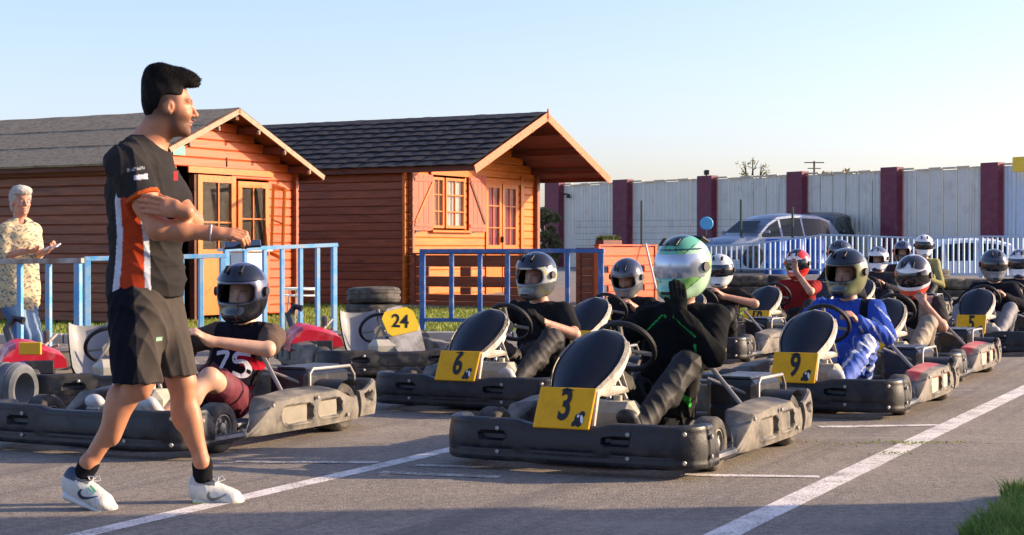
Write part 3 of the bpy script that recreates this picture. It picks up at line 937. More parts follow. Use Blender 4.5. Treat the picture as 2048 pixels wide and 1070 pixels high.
def p_redwhite(x, y, z):
    s1 = np.sin((z+.8*np.abs(y))*42)
    c = two((.80, .80, .80), (.62, .02, .015), sstep(-.1, .1, s1))
    c = np.where((z < -.05)[:, None], np.array([.60, .03, .02]), c)
    return np.where((np.hypot(x-.02, y) < .055)[:, None] & (z > .1)[:, None], np.array([.02, .02, .02]), c)
def p_whitered(x, y, z):
    s1 = np.sin((z+.6*np.abs(y)+.3*x)*40)
    c = two((.78, .78, .78), (.03, .03, .035), sstep(.1, .35, s1)*(z > .03))
    return np.where((z < -.055)[:, None], np.array([.62, .06, .025]), c)
def p_whitecool(x, y, z):
    s1 = np.sin((z+.6*np.abs(y))*46)
    return two((.75, .77, .80), (.10, .12, .18), sstep(.3, .6, s1))

def driver(label, loc, rz=-115.9, k=1.0, lean=(0, 0, 0), yaw=0, pitch=10, helmet=p_navy, visor='dark', top=(.012, .012, .014),
           sleeve='short', legs=(.02, .02, .022), leglen='long', glove=None, skin=SK, armL=None, armR=None, res=.010, knee=None, wr=.004,
           topfn=None, over=None, shoes=(.5, .5, .5), face=True, spoiler=False, hscale=1.0, legfn=None, curlL=(.8, .8, .5), group='drivers seated in the karts'):
    t = thing('person', label, 'person', (loc[0], loc[1], 0), R(rz), group)
    ln = V(*lean)
    pel = V(-.27, 0, .21); ch = V(-.37, 0, .47)+ln*.6; nk = V(-.365, 0, .70)+ln; hd = V(-.335, 0, .862)+ln*1.15
    hd0 = hd
    shL = V(-.375, .185, .625)+ln; shR = V(-.375, -.185, .625)+ln
    cy, sy_ = math.cos(R(yaw)), math.sin(R(yaw)); cp, sp = math.cos(R(pitch)), math.sin(R(pitch))
    Rz_ = np.array([[cy, -sy_, 0], [sy_, cy, 0], [0, 0, 1.]]); Ry_ = np.array([[cp, 0, sp], [0, 1, 0], [-sp, 0, cp]])
    Rm = Rz_ @ Ry_
    elL, wrL, dL, nL = armL or (V(-.14, .33, .46), V(.085, .185, .555), V(.55, -.25, .55), V(.5, -.6, .1))
    elR, wrR, dR, nR = armR or (V(-.14, -.33, .46), V(.085, -.185, .555), V(.55, .25, .55), V(.5, .6, .1))
    knL, knR = knee or (V(.10, .24, .43), V(.14, -.26, .41))
    anL, anR = V(.50, .17, .15), V(.52, -.17, .15)
    toL, toR = V(.60, .17, .24), V(.62, -.17, .24)
    S1 = (0, 1, 0)
    torso = [ecap(pel, ch, S1, (.155, .115), (.160, .105), .03), ecap(ch, (nk+V(0, 0, -.09)), S1, (.165, .105), (.165, .085), .04), cone(shL, shR, .060, .060, .03)]
    uL = [cone(shL, elL, .052, .042, .02)]; fL = [cone(elL, wrL, .043, .027, .015)]
    uR = [cone(shR, elR, .052, .042, .02)]; fR = [cone(elR, wrR, .043, .027, .015)]
    hL = hand_prims(wrL, dL, nL, (0, -.2, 1), curlL); hR = hand_prims(wrR, dR, nR, (0, .2, 1), (.8, .8, .5))
    def leg(sg, kn, an, to):
        hp = pel+V(.02, sg*.10, -.02)
        th = [cone(hp, kn, .088, .060, .03)]; shn = [cone(kn, an, .056, .040, .02), ell(kn*.62+an*.38+V(-.02, 0, -.015), (.055, .05, .07), None, .03)]
        ft = [ecap(an+V(-.02, 0, -.03), to, S1, (.040, .036), (.044, .026), .02)]
        return th, shn, ft
    thL, sL, ftL = leg(1, knL, anL, toL); thR, sR, ftR = leg(-1, knR, anR, toR)
    body = torso+uL+fL+uR+fR+hL+hR+thL+sL+ftL+thR+sR+ftR+head_prims(hd, Rm, 1.0, nk)
    skin_ = face_colour(skin, hd, Rm)
    b_ = SKIN('body', body, res, MAT['skin'], t, lambda P: skin_(P)*np.where(P[:, 2:] > nk[2]+.02, .62, 1.0))  # head darkened: the shade inside the helmet is put into the skin colour
    W = wrinkle(wr*1.5, 24, abs(loc[0]*7)+1)
    # top
    def cut(a, b, f_, r0, r1):
        return cone(a, a+(b-a)*f_, r0, r0+(r1-r0)*f_, .02)
    if sleeve == 'short':
        tp = grow(torso, .014)+[cut(shL, elL, .72, .072, .062), cut(shR, elR, .72, .072, .062)]
    else:
        tp = grow(torso, .016)+grow(uL+fL[:1]+uR+fR[:1], .017)
    tp.append(ell(nk+V(.02, 0, .045), (.075, .07, .055), None, .012, -1))
    SKIN('top', tp, res*1.05, MAT['cloth'], t, topfn or flat(top), W)
    # legs
    if leglen == 'long': lp = grow(thL+sL+thR+sR, .016)+[ecap(pel+V(0, 0, -.02), pel+V(-.03, 0, .10), S1, (.170, .128), None, .03)]
    else:
        lp = [ecap(pel+V(0, 0, -.02), pel+V(-.03, 0, .08), S1, (.170, .128), None, .03)]
        for hp, kn in ((thL[0][1], knL), (thR[0][1], knR)): lp.append(cut(hp, kn, .66, .112, .09))
    SKIN('trousers' if leglen == 'long' else 'shorts', lp, res*1.1, MAT['cloth_sheen'], t, legfn or flat(legs), wrinkle(wr*1.9, 22, abs(loc[1])+2))
    for ft in (ftL, ftR):
        SKIN('shoe', grow(ft, .012), res*1.1, MAT['shoe'], t, flat(shoes))
    if glove:
        for hh, nm in ((hL, 'glove'), (hR, 'glove')):
            SKIN(nm, grow(hh, .005), min(res, .0055), MAT['cloth'], t, flat(glove))
    if over is not None: over(t, locals())
    hc = hd+Rm @ V(.004, 0, .012)
    kk = 1.0*hscale
    h = SKIN('helmet', helmet_prims(hc, Rm, kk), min(res, .008)*.75, MAT['helmet'], t, paint(hc, Rm, kk, helmet), smooth_it=2)
    helmet_extra(h, hc, Rm, kk, visor, spoiler=spoiler)
    return t
# ------------------------------------------------------------------ ground
def ground_mat(name='asphalt', paintc=None, wear=.5):
    m, nt, b = nodes(name)
    vec = coord(nt)
    big = noise(nt, .35, 6, vec, .6, .6); mid = noise(nt, 3.2, 6, vec, .65); fine = noise(nt, 160, 3, vec, .7)
    vor = nt.nodes.new('ShaderNodeTexVoronoi'); vor.inputs['Scale'].default_value = 95; nt.links.new(vec, vor.inputs['Vector'])
    c = mixc(nt, ramp(nt, big, [(.3, 0), (.7, 1)]), (.215, .184, .150), (.325, .276, .220))
    c = mixc(nt, 1.0, c, ramp(nt, mid, [(.3, .82), (.7, 1.08)]), 'MULTIPLY')
    c = mixc(nt, 1.0, c, ramp(nt, fine, [(.34, .50), (.64, 1.30)]), 'MULTIPLY')
    c = mixc(nt, 1.0, c, ramp(nt, noise(nt, 26, 5, vec, .75), [(.34, .62), (.64, 1.22)]), 'MULTIPLY')
    c = mixc(nt, ramp(nt, vor.outputs['Distance'], [(.10, 1.0), (.22, 0.0)]), c, (.54, .47, .39))
    # rubber laid down along the lanes
    v2 = coord(nt, (1, 1, 1)); mp = nt.nodes.new('ShaderNodeMapping'); mp.inputs['Rotation'].default_value = (0, 0, R(-64.1))
    nt.links.new(v2, mp.inputs['Vector'])
    mp2 = nt.nodes.new('ShaderNodeMapping'); mp2.inputs['Scale'].default_value = (.12, 2.6, 1); nt.links.new(mp.outputs[0], mp2.inputs['Vector'])
    st = noise(nt, 1.5, 4, mp2.outputs[0], .6, .3)
    c = mixc(nt, ramp(nt, st, [(.50, 0), (.68, .62)]), c, (.10, .09, .085))
    # crack
    v3 = nt.nodes.new('ShaderNodeTexVoronoi'); v3.feature = 'DISTANCE_TO_EDGE'; v3.inputs['Scale'].default_value = .22
    nt.links.new(coord(nt), v3.inputs['Vector'])
    oil = ramp(nt, noise(nt, 1.1, 5, vec, .6, 1.0), [(.62, 0), (.74, .45)])
    c = mixc(nt, oil, c, (.11, .10, .092))
    pale = ramp(nt, noise(nt, .8, 6, coord(nt, (.5, 1.6, 1)), .7, .5), [(.58, 0), (.72, .4)])
    c = mixc(nt, pale, c, (.40, .36, .30))
    if paintc:   # paint worn through to the asphalt below
        w1 = noise(nt, 7, 8, vec, .75); w2 = noise(nt, 70, 3, vec, .7)
        wm = mixc(nt, .45, w1, w2)
        msk = ramp(nt, wm, [(wear-.05, 1.0), (wear+.07, 0.0)])
        c = mixc(nt, msk, c, mixc(nt, 1.0, paintc, ramp(nt, mid, [(.3, .85), (.7, 1.05)]), 'MULTIPLY'))
    nt.links.new(c, b.inputs['Base Color']); b.inputs['Roughness'].default_value = .88
    b.inputs['Specular IOR Level'].default_value = .3
    hh = mixc(nt, .5, fine, vor.outputs['Distance'])
    bump(nt, b, hh, .7, .006)
    return m
MAT['asphalt'] = ground_mat()
def grass_ground():
    m, nt, b = nodes('lawn'); vec = coord(nt)
    c = mixc(nt, ramp(nt, noise(nt, .9, 6, vec), [(.3, 0), (.7, 1)]), (.16, .21, .035), (.30, .33, .075))
    c = mixc(nt, 1.0, c, ramp(nt, noise(nt, 40, 3, vec), [(.3, .6), (.7, 1.2)]), 'MULTIPLY')
    nt.links.new(c, b.inputs['Base Color']); b.inputs['Roughness'].default_value = .9
    bump(nt, b, noise(nt, 60, 3, vec), .8, .03); return m
MAT['lawn'] = grass_ground()
MAT['paint'] = ground_mat('road_paint', (.78, .72, .66), .535)
MAT['paint_old'] = ground_mat('faded_road_paint', (.70, .64, .57), .465)
MAT['kerb'] = M('kerb_concrete', (.34, .32, .28), .85, var=.15, bmp=.4, bs=60)

def zg(x, y):
    """the land rises a little beyond the track"""
    t = min(1, max(0, (y-27)/12)); a = min(1, max(0, (x+.12*y)/3+.2))
    return .42*t*t*(3-2*t)*min(1, max(0, a))

b = MB()
b.add([(-400, -60, 0), (400, -60, 0), (400, 900, 0), (-400, 900, 0)], [(0, 1, 2, 3)])
setprops(b.build('ground', MAT['asphalt']), kind='structure')

def sheet(name, pts, z, mat, kind='structure', parent=None):
    b = MB(); b.add([(p[0], p[1], z) for p in pts], [tuple(range(len(pts)))])
    o = b.build(name, mat, parent)
    if o.data.polygons[0].normal.z < 0: o.data.flip_normals()
    return setprops(o, kind=kind)
# lawn in front of and around the cabins
LAWN = [(-30, 18.2), (-6, 18.3), (-3, 18.6), (0, 18.9), (2.6, 19.4), (3.0, 20.5), (3.6, 25), (5.4, 33), (7.5, 44), (-40, 60)]
sheet('lawn', LAWN, .006, MAT['lawn'])
# raised far yard behind the track
b = MB()
nx, ny = 50, 30
P = [[(-3+75*i/nx, 26+70*j/ny, zg(-3+75*i/nx, 26+70*j/ny)-.004) for j in range(ny+1)] for i in range(nx+1)]
b.grid(P)
MAT['yard'] = M('yard_gravel', (.17, .16, .145), .95, var=.2, scale=2, bmp=.4, bs=30)
setprops(b.build('yard', MAT['yard'], smooth=True), kind='structure')

# kerb round the lawn
kt = None
kp = LAWN[1:5]
b = MB()
for p, q in zip(kp, kp[1:]):
    L = math.dist(p, q); n = max(1, round(L/1.0))
    for i in range(n):
        c = (p[0]+(q[0]-p[0])*(i+.5)/n, p[1]+(q[1]-p[1])*(i+.5)/n, .05)
        b.box(c, (L/n-.012, .12, .12), Matrix.Rotation(math.atan2(q[1]-p[1], q[0]-p[0]), 3, 'Z'), ch=.012)
setprops(b.build('lawn_kerb', MAT['kerb']), kind='structure')

# painted lines (parallel to the columns of karts)
ud = V(math.sin(R(25.9)), math.cos(R(25.9))); un = V(ud[1], -ud[0])
def gp(px, py):
    D = H*F/(py-500); return V((px-1024)*D/F, D)
def line(a, bb, w, z, mat, ragged=.02):
    a, bb = V(*a), V(*bb); d = (bb-a)/np.linalg.norm(bb-a); n = V(d[1], -d[0]); L = np.linalg.norm(bb-a)
    k = max(2, int(L/.15)); v = []
    for i in range(k+1):
        p = a+d*L*i/k
        v.append((*(p+n*(w/2+random.uniform(-1, 1)*ragged*w)), z)); v.append((*(p-n*(w/2+random.uniform(-1, 1)*ragged*w)), z))
    b = MB(); b.add(v, [(2*i, 2*i+2, 2*i+3, 2*i+1) for i in range(k)])
    o = b.build('painted_line', mat)
    if o.data.polygons[0].normal.z < 0: o.data.flip_normals()
    setprops(o, kind='structure')
p0 = gp(1447, 1070); line(p0-ud*1.6, p0+ud*24, .125, .0016, MAT['paint'])
p0 = gp(165, 1070); line(p0-ud*1.6, gp(930, 893), .10, .0016, MAT['paint'])
for (x0, y0, x1, y1, w, m_) in ((1370, 951, 1640, 955, .075, 'paint'), (1640, 855, 1880, 851, .085, 'paint'), (1900, 782, 1975, 781, .08, 'paint_old'),
                               (470, 925, 760, 926, .09, 'paint_old'), (760, 946, 1000, 955, .08, 'paint_old'), (830, 932, 1000, 936, .07, 'paint_old')):
    line(gp(x0, y0), gp(x1, y1), w, .0022+.0004*(x0 % 3), MAT[m_], .15)

def blades(name, pts, hts, mat, w=.006, lean=.35, parent=None):
    n = len(pts); a = rng.uniform(0, 2*np.pi, n); l = rng.uniform(0, lean, n)*hts; la = rng.uniform(0, 2*np.pi, n)
    wd = w*rng.uniform(.6, 1.3, n)
    dx, dy = np.cos(a)*wd, np.sin(a)*wd
    tx, ty = np.cos(la)*l, np.sin(la)*l
    v = np.zeros((n, 5, 3))
    v[:, 0] = pts+np.stack([-dx, -dy, np.zeros(n)], 1); v[:, 1] = pts+np.stack([dx, dy, np.zeros(n)], 1)
    mid = pts+np.stack([tx*.35, ty*.35, hts*.55], 1)
    v[:, 2] = mid+np.stack([dx*.8, dy*.8, np.zeros(n)], 1); v[:, 3] = mid-np.stack([dx*.8, dy*.8, np.zeros(n)], 1)
    v[:, 4] = pts+np.stack([tx, ty, hts], 1)
    me = bpy.data.meshes.new(name); vv = v.reshape(-1, 3)
    base = np.arange(n)*5
    q = np.stack([base, base+1, base+2, base+3], 1); t3 = np.stack([base+3, base+2, base+4], 1)
    me.from_pydata(vv.tolist(), [], q.tolist()+t3.tolist()); me.materials.append(mat)
    return link(name, me, parent)
def grass_mat(name, c1, c2):
    m, nt, b = nodes(name); vec = coord(nt)
    c = mixc(nt, ramp(nt, noise(nt, 6, 4, vec), [(.3, 0), (.7, 1)]), c1, c2)
    c = mixc(nt, ramp(nt, noise(nt, 75, 2, vec), [(.56, 0), (.66, .75)]), c, (.34, .30, .13))
    c = mixc(nt, 1.0, c, ramp(nt, noise(nt, 300, 2, vec), [(.3, .7), (.7, 1.2)]), 'MULTIPLY')
    nt.links.new(c, b.inputs['Base Color']); b.inputs['Roughness'].default_value = .55
    b.inputs['Specular IOR Level'].default_value = .25
    tr = nt.nodes.new('ShaderNodeBsdfTranslucent'); nt.links.new(c, tr.inputs[0])
    mx = nt.nodes.new('ShaderNodeMixShader'); mx.inputs[0].default_value = .35
    nt.links.new(b.outputs[0], mx.inputs[1]); nt.links.new(tr.outputs[0], mx.inputs[2])
    nt.links.new(mx.outputs[0], nt.nodes['Material Output'].inputs[0]); return m
MAT['blade'] = grass_mat('grass_blades', (.15, .22, .03), (.30, .34, .07))
MAT['blade_near'] = grass_mat('verge_grass', (.09, .20, .03), (.24, .34, .07))
MAT['leaf'] = grass_mat('leaves', (.035, .065, .015), (.10, .14, .035))
# lawn turf
def in_poly(x, y, poly):
    c = np.zeros(len(x), bool); j = len(poly)-1
    for i in range(len(poly)):
        xi, yi = poly[i]; xj, yj = poly[j]
        c ^= ((yi > y) != (yj > y)) & (x < (xj-xi)*(y-yi)/(yj-yi+1e-12)+xi); j = i
    return c
x = rng.uniform(-8, 7, 90000); y = rng.uniform(18.4, 36, 90000); msk = in_poly(x, y, LAWN)
x, y = x[msk], y[msk]
setprops(blades('lawn_grass', np.stack([x, y, np.full(len(x), .004)], 1), rng.uniform(.03, .07, len(x)), MAT['blade'], .012), kind='stuff')
# verge bottom right
EDGE = [(1.55, 5.0), (1.68, 5.9), (1.88, 6.45), (2.17, 6.95), (2.6, 7.6), (3.4, 8.6), (6, 10.5), (10, 11), (10, 3), (1.5, 3)]
sheet('verge', EDGE, .005, MAT['lawn'])
x = rng.uniform(1.5, 4.0, 110000); y = rng.uniform(4.8, 8.5, 110000)
nz = .10*np.sin(x*9+y*3)+.08*np.sin(y*13)
msk = in_poly(x+nz*.5, y, EDGE); x, y = x[msk], y[msk]
cl = .5+.5*np.sin(x*11+3*np.sin(y*5))*np.sin(y*9+1)
setprops(blades('verge_grass', np.stack([x, y, np.full(len(x), .004)], 1), rng.uniform(.03, .11, len(x))*(.45+.8*cl), MAT['blade_near'], .004, 1.0), kind='stuff')
# weeds growing through the line
for (px, py, n, wx) in ((1770, 887, 500, .22), (1845, 887, 420, .12), (1790, 908, 200, .07), (1690, 892, 90, .12)):
    c = gp(px, py); q = np.stack([c[0]+rng.normal(0, wx, n), c[1]+rng.normal(0, .035, n), np.full(n, .003)], 1)
    setprops(blades('weeds', q[:n//5], rng.uniform(.002, .010, n//5), MAT['blade'], .006, 2.2), kind='stuff')

# ------------------------------------------------------------------ cabins
W_SIDE = wood('stained_board_shaded', (.27, .072, .028), .55, .5)  # darker copy of the gable stain; the side walls' shade is in the colour
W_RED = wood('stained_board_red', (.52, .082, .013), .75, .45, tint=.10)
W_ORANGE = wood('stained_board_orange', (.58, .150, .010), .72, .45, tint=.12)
W_TRIM = wood('trim_orange', (.56, .135, .007), .8, .35, tint=.1)
W_TRIMV = wood('trim_orange_upright', (.56, .135, .007), .8, .35, along='z', tint=.1)
W_SHUT = wood('shutter_red', (.44, .075, .030), .8, .5, along='z', tint=.1)
W_BARGE = wood('barge_board', (.52, .135, .036), .75, .35, tint=.1)
W_GREYB = wood('weathered_board', (.36, .22, .13), .6, .6, tint=.1)
W_DARK = wood('soffit_board', (.13, .036, .020), .6, .7)
MAT['felt'] = M('mossy_roof_felt', (.11, .085, .058), .95, var=.3, scale=3, dust=(.30, .24, .15), damt=.7, dscale=14, bmp=.8, bs=50, rand=True)
MAT['shingle'] = M('dark_roof_shingle', (.027, .021, .019), .72, var=.3, scale=4, bmp=.5, bs=60, rand=True)
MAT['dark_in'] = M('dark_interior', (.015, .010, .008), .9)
MAT['metal'] = M('hinge_iron', (.03, .03, .03), .5, metal=.4)

def glass_mat(name, tint=(.9, .95, .95), rough=.02, mixf=.75):
    m, nt, b = nodes(name)
    b.inputs['Base Color'].default_value = (*tint, 1); b.inputs['Roughness'].default_value = rough
    b.inputs['Alpha'].default_value = 1-mixf; b.inputs['Specular IOR Level'].default_value = 1.0
    return m
MAT['glass'] = glass_mat('window_glass', (.05, .06, .07), .03, .88)
MAT['curtain'] = M('net_curtain', (.72, .68, .64), .9, var=.12, scale=9)
MAT['curtain_p'] = M('pink_curtain', (.55, .16, .26), .9, var=.15, scale=9)

_bc = {}
def board_mesh(L, h, th, mat, up=False):
    """one log-siding board, bevelled so that the joints read as grooves; its length runs along x (or y)"""
    key = (round(L, 2), h, th, mat.name)
    if key in _bc: return _bc[key]
    z, y = h/2-.0015, th/2; c = min(.014, h*.12)
    prof = [(-y, -z), (y-c*.8, -z), (y, -z+c), (y, z-c), (y-c*.8, z), (-y, z)]
    prof = [(-y+c*.8, -z), (y-c*.8, -z), (y, -z+c), (y, z-c), (y-c*.8, z), (-y+c*.8, z), (-y, z-c), (-y, -z+c)]
    b = MB(); n = len(prof)
    v = [(-L/2, p[0], p[1]) for p in prof]+[(L/2, p[0], p[1]) for p in prof]
    b.add(v, [tuple(range(n)), tuple(range(2*n-1, n-1, -1))]+[(i, n+i, n+(i+1) % n, (i+1) % n) for i in range(n)])
    _bc[key] = b.mesh('board', mat); return _bc[key]

def board(par, x0, x1, y0, y1, z, h, th, mat, name='board'):
    L = math.hypot(x1-x0, y1-y0); 
    if L < .05: return
    return link(name, board_mesh(L, h, th, mat), par, ((x0+x1)/2, (y0+y1)/2, z), (0, 0, math.atan2(y1-y0, x1-x0)))

def cabin(label, P, rz, w, L, eave, ridge, og, os_, wall_side, wall_gable, openings, roof_kind, th=.055, h=.135):
    """local x: out of the gable, y: along the gable, z: up; origin at the near foot of the gable"""
    t = thing('log_cabin', label, 'cabin', (P[0], P[1], 0), R(rz))
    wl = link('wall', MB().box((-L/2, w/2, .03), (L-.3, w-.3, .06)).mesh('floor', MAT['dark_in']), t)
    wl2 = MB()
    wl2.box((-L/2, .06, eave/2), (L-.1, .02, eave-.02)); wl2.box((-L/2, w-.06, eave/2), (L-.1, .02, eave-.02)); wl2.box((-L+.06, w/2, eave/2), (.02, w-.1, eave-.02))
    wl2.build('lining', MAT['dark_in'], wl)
    n = int((eave+.02)/h)
    for i in range(n):
        z = .04+h*(i+.5)
        board(wl, -L, .13, 0, 0, z, h, th, wall_side)
    # far side wall
    b = MB(); b.box((-L/2, w, eave/2), (L+.2, .05, eave)); b.box((-L, w/2, eave/2), (.05, w-.1, eave)); b.build('back_wall', wall_side, t)
    # gable boards, cut round the openings and by the roof
    gz = .04+h*0.5
    slope = (ridge-eave)/(w/2)
    i = 0
    while True:
        z = gz+h*(i+.5)-h*.5+.0
        if z+h/2 > ridge-.06: break
        if z > eave-.02:
            ins = (z+h*.3-eave)/slope; seg = [(ins, w-ins)]
        else: seg = [(-.13, w+.13)]
        for (a, b_, zz0, zz1) in openings:
            if z+h*.35 > zz0 and z-h*.35 < zz1:
                ns = []
                for (s0, s1) in seg:
                    if a > s0: ns.append((s0, min(s1, a)))
                    if b_ < s1: ns.append((max(s0, b_), s1))
                    if a >= s1 or b_ <= s0: ns = ns
                seg = [q for q in ns if q[1]-q[0] > .04]
        for (s0, s1) in seg: board(wl, 0, 0, s0, s1, z+.03, h, th+.004, wall_gable)
        i += 1
    # roof
    hw = w/2+os_; rl = L+og+.25; ex = eave-os_*slope
    ang = math.atan2(ridge-ex, hw); sl = math.hypot(hw, ridge-ex)
    for sgn in (1, -1):
        m = Matrix.Translation((og-rl/2, w/2, ridge)) @ Matrix.Rotation(math.pi if sgn < 0 else 0, 4, 'Z') @ Matrix.Rotation(ang, 4, 'X')
        # local: y negative runs down the slope
        rb = MB(); rb.box((0, -sl/2, .012), (rl, sl, .022))
        ro = link('roof', rb.mesh('roof', W_DARK), t); ro.matrix_local = m
        if roof_kind == 'shingle' and sgn > 0:
            rows, cols = 10, 24
            cm = MB(); sw_, sh_ = rl/cols, sl/rows
            PP = [[(-sw_/2+.003+(sw_-.006)*j/4, -sh_*.62+sh_*1.18*i_/1, .014-.030*i_+.014*math.sin(math.pi*j/4)) for j in range(5)] for i_ in range(2)]
            cm.grid([[ (q[0], q[1], q[2]) for q in r_] for r_ in PP], flip=True)
            lowr = [(q[0], q[1], q[2]) for q in PP[0]]
            cm.add(lowr+[(q[0], q[1], q[2]-.016) for q in lowr], [(k_, k_+5, k_+6, k_+1) for k_ in range(4)])
            sm = cm.mesh('shingle', MAT['shingle'])
            for r_ in range(rows):
                for c_ in range(cols):
                    s_ = link('shingle', sm, ro, (-rl/2+sw_*(c_+.5)+random.uniform(-.008, .008), -sh_*(r_+.55)+random.uniform(-.012, .012), .052+random.uniform(-.004, .004)), (random.uniform(-.01, .01), random.uniform(-.01, .01), random.uniform(-.012, .012)))
        elif roof_kind == 'shingle':
            fb = MB(); fb.box((0, -sl/2, .04), (rl, sl, .02)); fb.build('roof_felt', MAT['shingle'], ro)
        else:
            ns = 3 if sgn > 0 else 1
            for r_ in range(ns):
                fb = MB(); y1 = -sl*r_/ns+(.0 if r_ == 0 else .05); y0 = -sl*(r_+1)/ns-(.04 if r_ == ns-1 else 0)
                nn = 40
                G = [[(-rl/2-.01+(rl+.02)*i_/nn, y0+(y1-y0)*j/4, .030+.010*(1-j/4)+.004*math.sin(i_*1.7+j*2+r_)) for j in range(5)] for i_ in range(nn+1)]
                fb.grid(G); fb.add([q for g_ in G for q in (g_[0], (g_[0][0], g_[0][1], g_[0][2]-.03))], [(2*k_, 2*k_+1, 2*k_+3, 2*k_+2) for k_ in range(nn)])
                fb.build('roof_felt', MAT['felt'], ro, True)
        # barge board along the gable edge
        bm = W_BARGE if roof_kind == 'shingle' else W_GREYB
        bh = .15 if roof_kind == 'shingle' else .075
        bb = MB(); bb.box((0, -sl/2, -bh*.30), (.026, sl+.03, bh))
        bo = bb.build('barge_board', bm, t); bo.matrix_local = Matrix.Translation((og+.016, w/2, ridge)) @ Matrix.Rotation(math.pi if sgn < 0 else 0, 4, 'Z') @ Matrix.Rotation(ang, 4, 'X')
        # purlins carrying the overhang
        for f_ in (.22, .52, .82):
            yy = w/2-sgn*hw*f_; zz = ridge-(ridge-ex)*f_-.075
            pb = MB(); pb.box((og/2+.0, yy, zz), (og-.03, .06, .09)); pb.build('purlin', W_DARK, t)
            eb = MB(); eb.box((og+.010, yy, zz-.035), (.05, .045, .07), ch=.01); eb.build('purlin_end', W_BARGE if roof_kind == 'shingle' else W_GREYB, t)
        fb2 = MB(); fb2.box((og-rl/2, (w/2-sgn*(hw-.012)), ex-.02), (rl, .022, .10)); fb2.build('fascia', W_DARK, t)
    pb = MB(); pb.box((og/2, w/2, ridge-.10), (og-.03, .07, .10)); pb.build('purlin', W_DARK, t)
    return t

def gframe(par, name, y0, y1, z0, z1, x, tw, dp, mat, mullv=(), mullh=(), pane=None, curtain=None, rotz=0, thin=.022):
    """a glazed leaf lying in the gable plane: stiles, rails, glazing bars, panes"""
    o = bpy.data.objects.new(name, None)
    b = MB()
    b.box((0, y0+tw/2, (z0+z1)/2), (dp, tw, z1-z0)); b.box((0, y1-tw/2, (z0+z1)/2), (dp, tw, z1-z0))
    b.box((0, (y0+y1)/2, z0+tw/2), (dp*.96, y1-y0-2*tw, tw)); b.box((0, (y0+y1)/2, z1-tw/2), (dp*.96, y1-y0-2*tw, tw))
    fr = b.build(name, mat, par, loc=(x, 0, 0))
    ys = [y0+tw]+[y0+(y1-y0)*m_ for m_ in mullv]+[y1-tw]; zs = [z0+tw]+[z0+(z1-z0)*m_ for m_ in mullh]+[z1-tw]
    for m_ in ys[1:-1]: MB().box((0, m_, (z0+z1)/2), (dp*.7, thin, z1-z0-2*tw)).build('glazing_bar', mat, fr)
    for m_ in zs[1:-1]: MB().box((0, (y0+y1)/2, m_), (dp*.66, y1-y0-2*tw, thin)).build('glazing_bar', mat, fr)
    for a, c in zip(ys, ys[1:]):
        for d, e in zip(zs, zs[1:]): MB().box((-.004, (a+c)/2, (d+e)/2), (.005, c-a, e-d)).build('pane', MAT['glass'], fr)
    if curtain:
        G = [[(-.05+.012*math.sin(i*1.15), y0+tw+(y1-y0-2*tw)*i/40, z0+tw+(z1-z0-2*tw)*j) for j in (0, 1)] for i in range(41)]
        cb = MB(); cb.grid(G); cb.build('curtain', curtain, fr, True)
    return fr

RZ = -29.4
# cabin on the left
P1 = ((262-1024)*22.5/F, 22.5)
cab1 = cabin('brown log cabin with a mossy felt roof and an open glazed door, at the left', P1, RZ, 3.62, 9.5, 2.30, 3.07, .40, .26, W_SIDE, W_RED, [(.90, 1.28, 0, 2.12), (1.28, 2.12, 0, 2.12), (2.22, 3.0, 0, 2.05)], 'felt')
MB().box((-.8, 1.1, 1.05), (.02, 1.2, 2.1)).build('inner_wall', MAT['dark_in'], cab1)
MB().box((.01, .885, 1.08), (.10, .05, 2.16)).build('door_post', W_DARK, cab1)
MB().box((.01, 1.275, 1.06), (.09, .05, 2.12)).build('door_post', W_DARK, cab1)
dr = gframe(cab1, 'glazed_door', 1.31, 2.16, .95, 2.12, .05, .10, .05, W_TRIMV, (.55,), (.42,))
MB().box((.05, 1.735, .52), (.05, .85, .84)).build('door_panel', W_TRIMV, cab1)
gframe(cab1, 'window_frame', 2.24, 2.98, .95, 2.06, .03, .09, .05, W_TRIMV, (.5,), (.5,), curtain=None)
MB().box((.028, 2.61, .52), (.06, .74, .85)).build('wall_panel', W_RED, cab1)
MB().box((.045, 2.1, 2.19), (.03, 1.95, .09)).build('lintel', W_TRIM, cab1)
# casement swung outwards
cs = gframe(cab1, 'open_casement', 0, .72, 0, 1.08, 0, .055, .035, W_TRIMV, (), (.5,))
cs.matrix_local = Matrix.Translation((.08, 2.98, .97)) @ Matrix.Rotation(R(-128), 4, 'Z') @ Matrix.Rotation(R(-7), 4, 'X')
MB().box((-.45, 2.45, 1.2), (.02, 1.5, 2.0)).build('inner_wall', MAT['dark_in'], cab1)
MB().box((.04, 2.0, 2.33), (.012, .012, .14)).build('hook', MAT['metal'], cab1)
gp_ = MB(); gp_.box((.04, .94, 2.51), (.006, .25, .26))
MAT['green_paper'] = M('green_notice', (.16, .62, .38), .7, var=.05)
nt_ = setprops(gp_.build('notice', MAT['green_paper']), 'pale green square notice pinned on the red cabin gable', 'notice')
nt_.matrix_world = Matrix.Translation((P1[0], P1[1], 0)) @ Matrix.Rotation(R(RZ), 4, 'Z')
tx = MB()
for k_ in range(3): tx.box((.0445, .94, 2.59-.035*k_), (.001, .14-.03*(k_ % 2), .010))
tx.build('print_line', M('green_print', (.05, .30, .16), .7, var=.05), nt_)

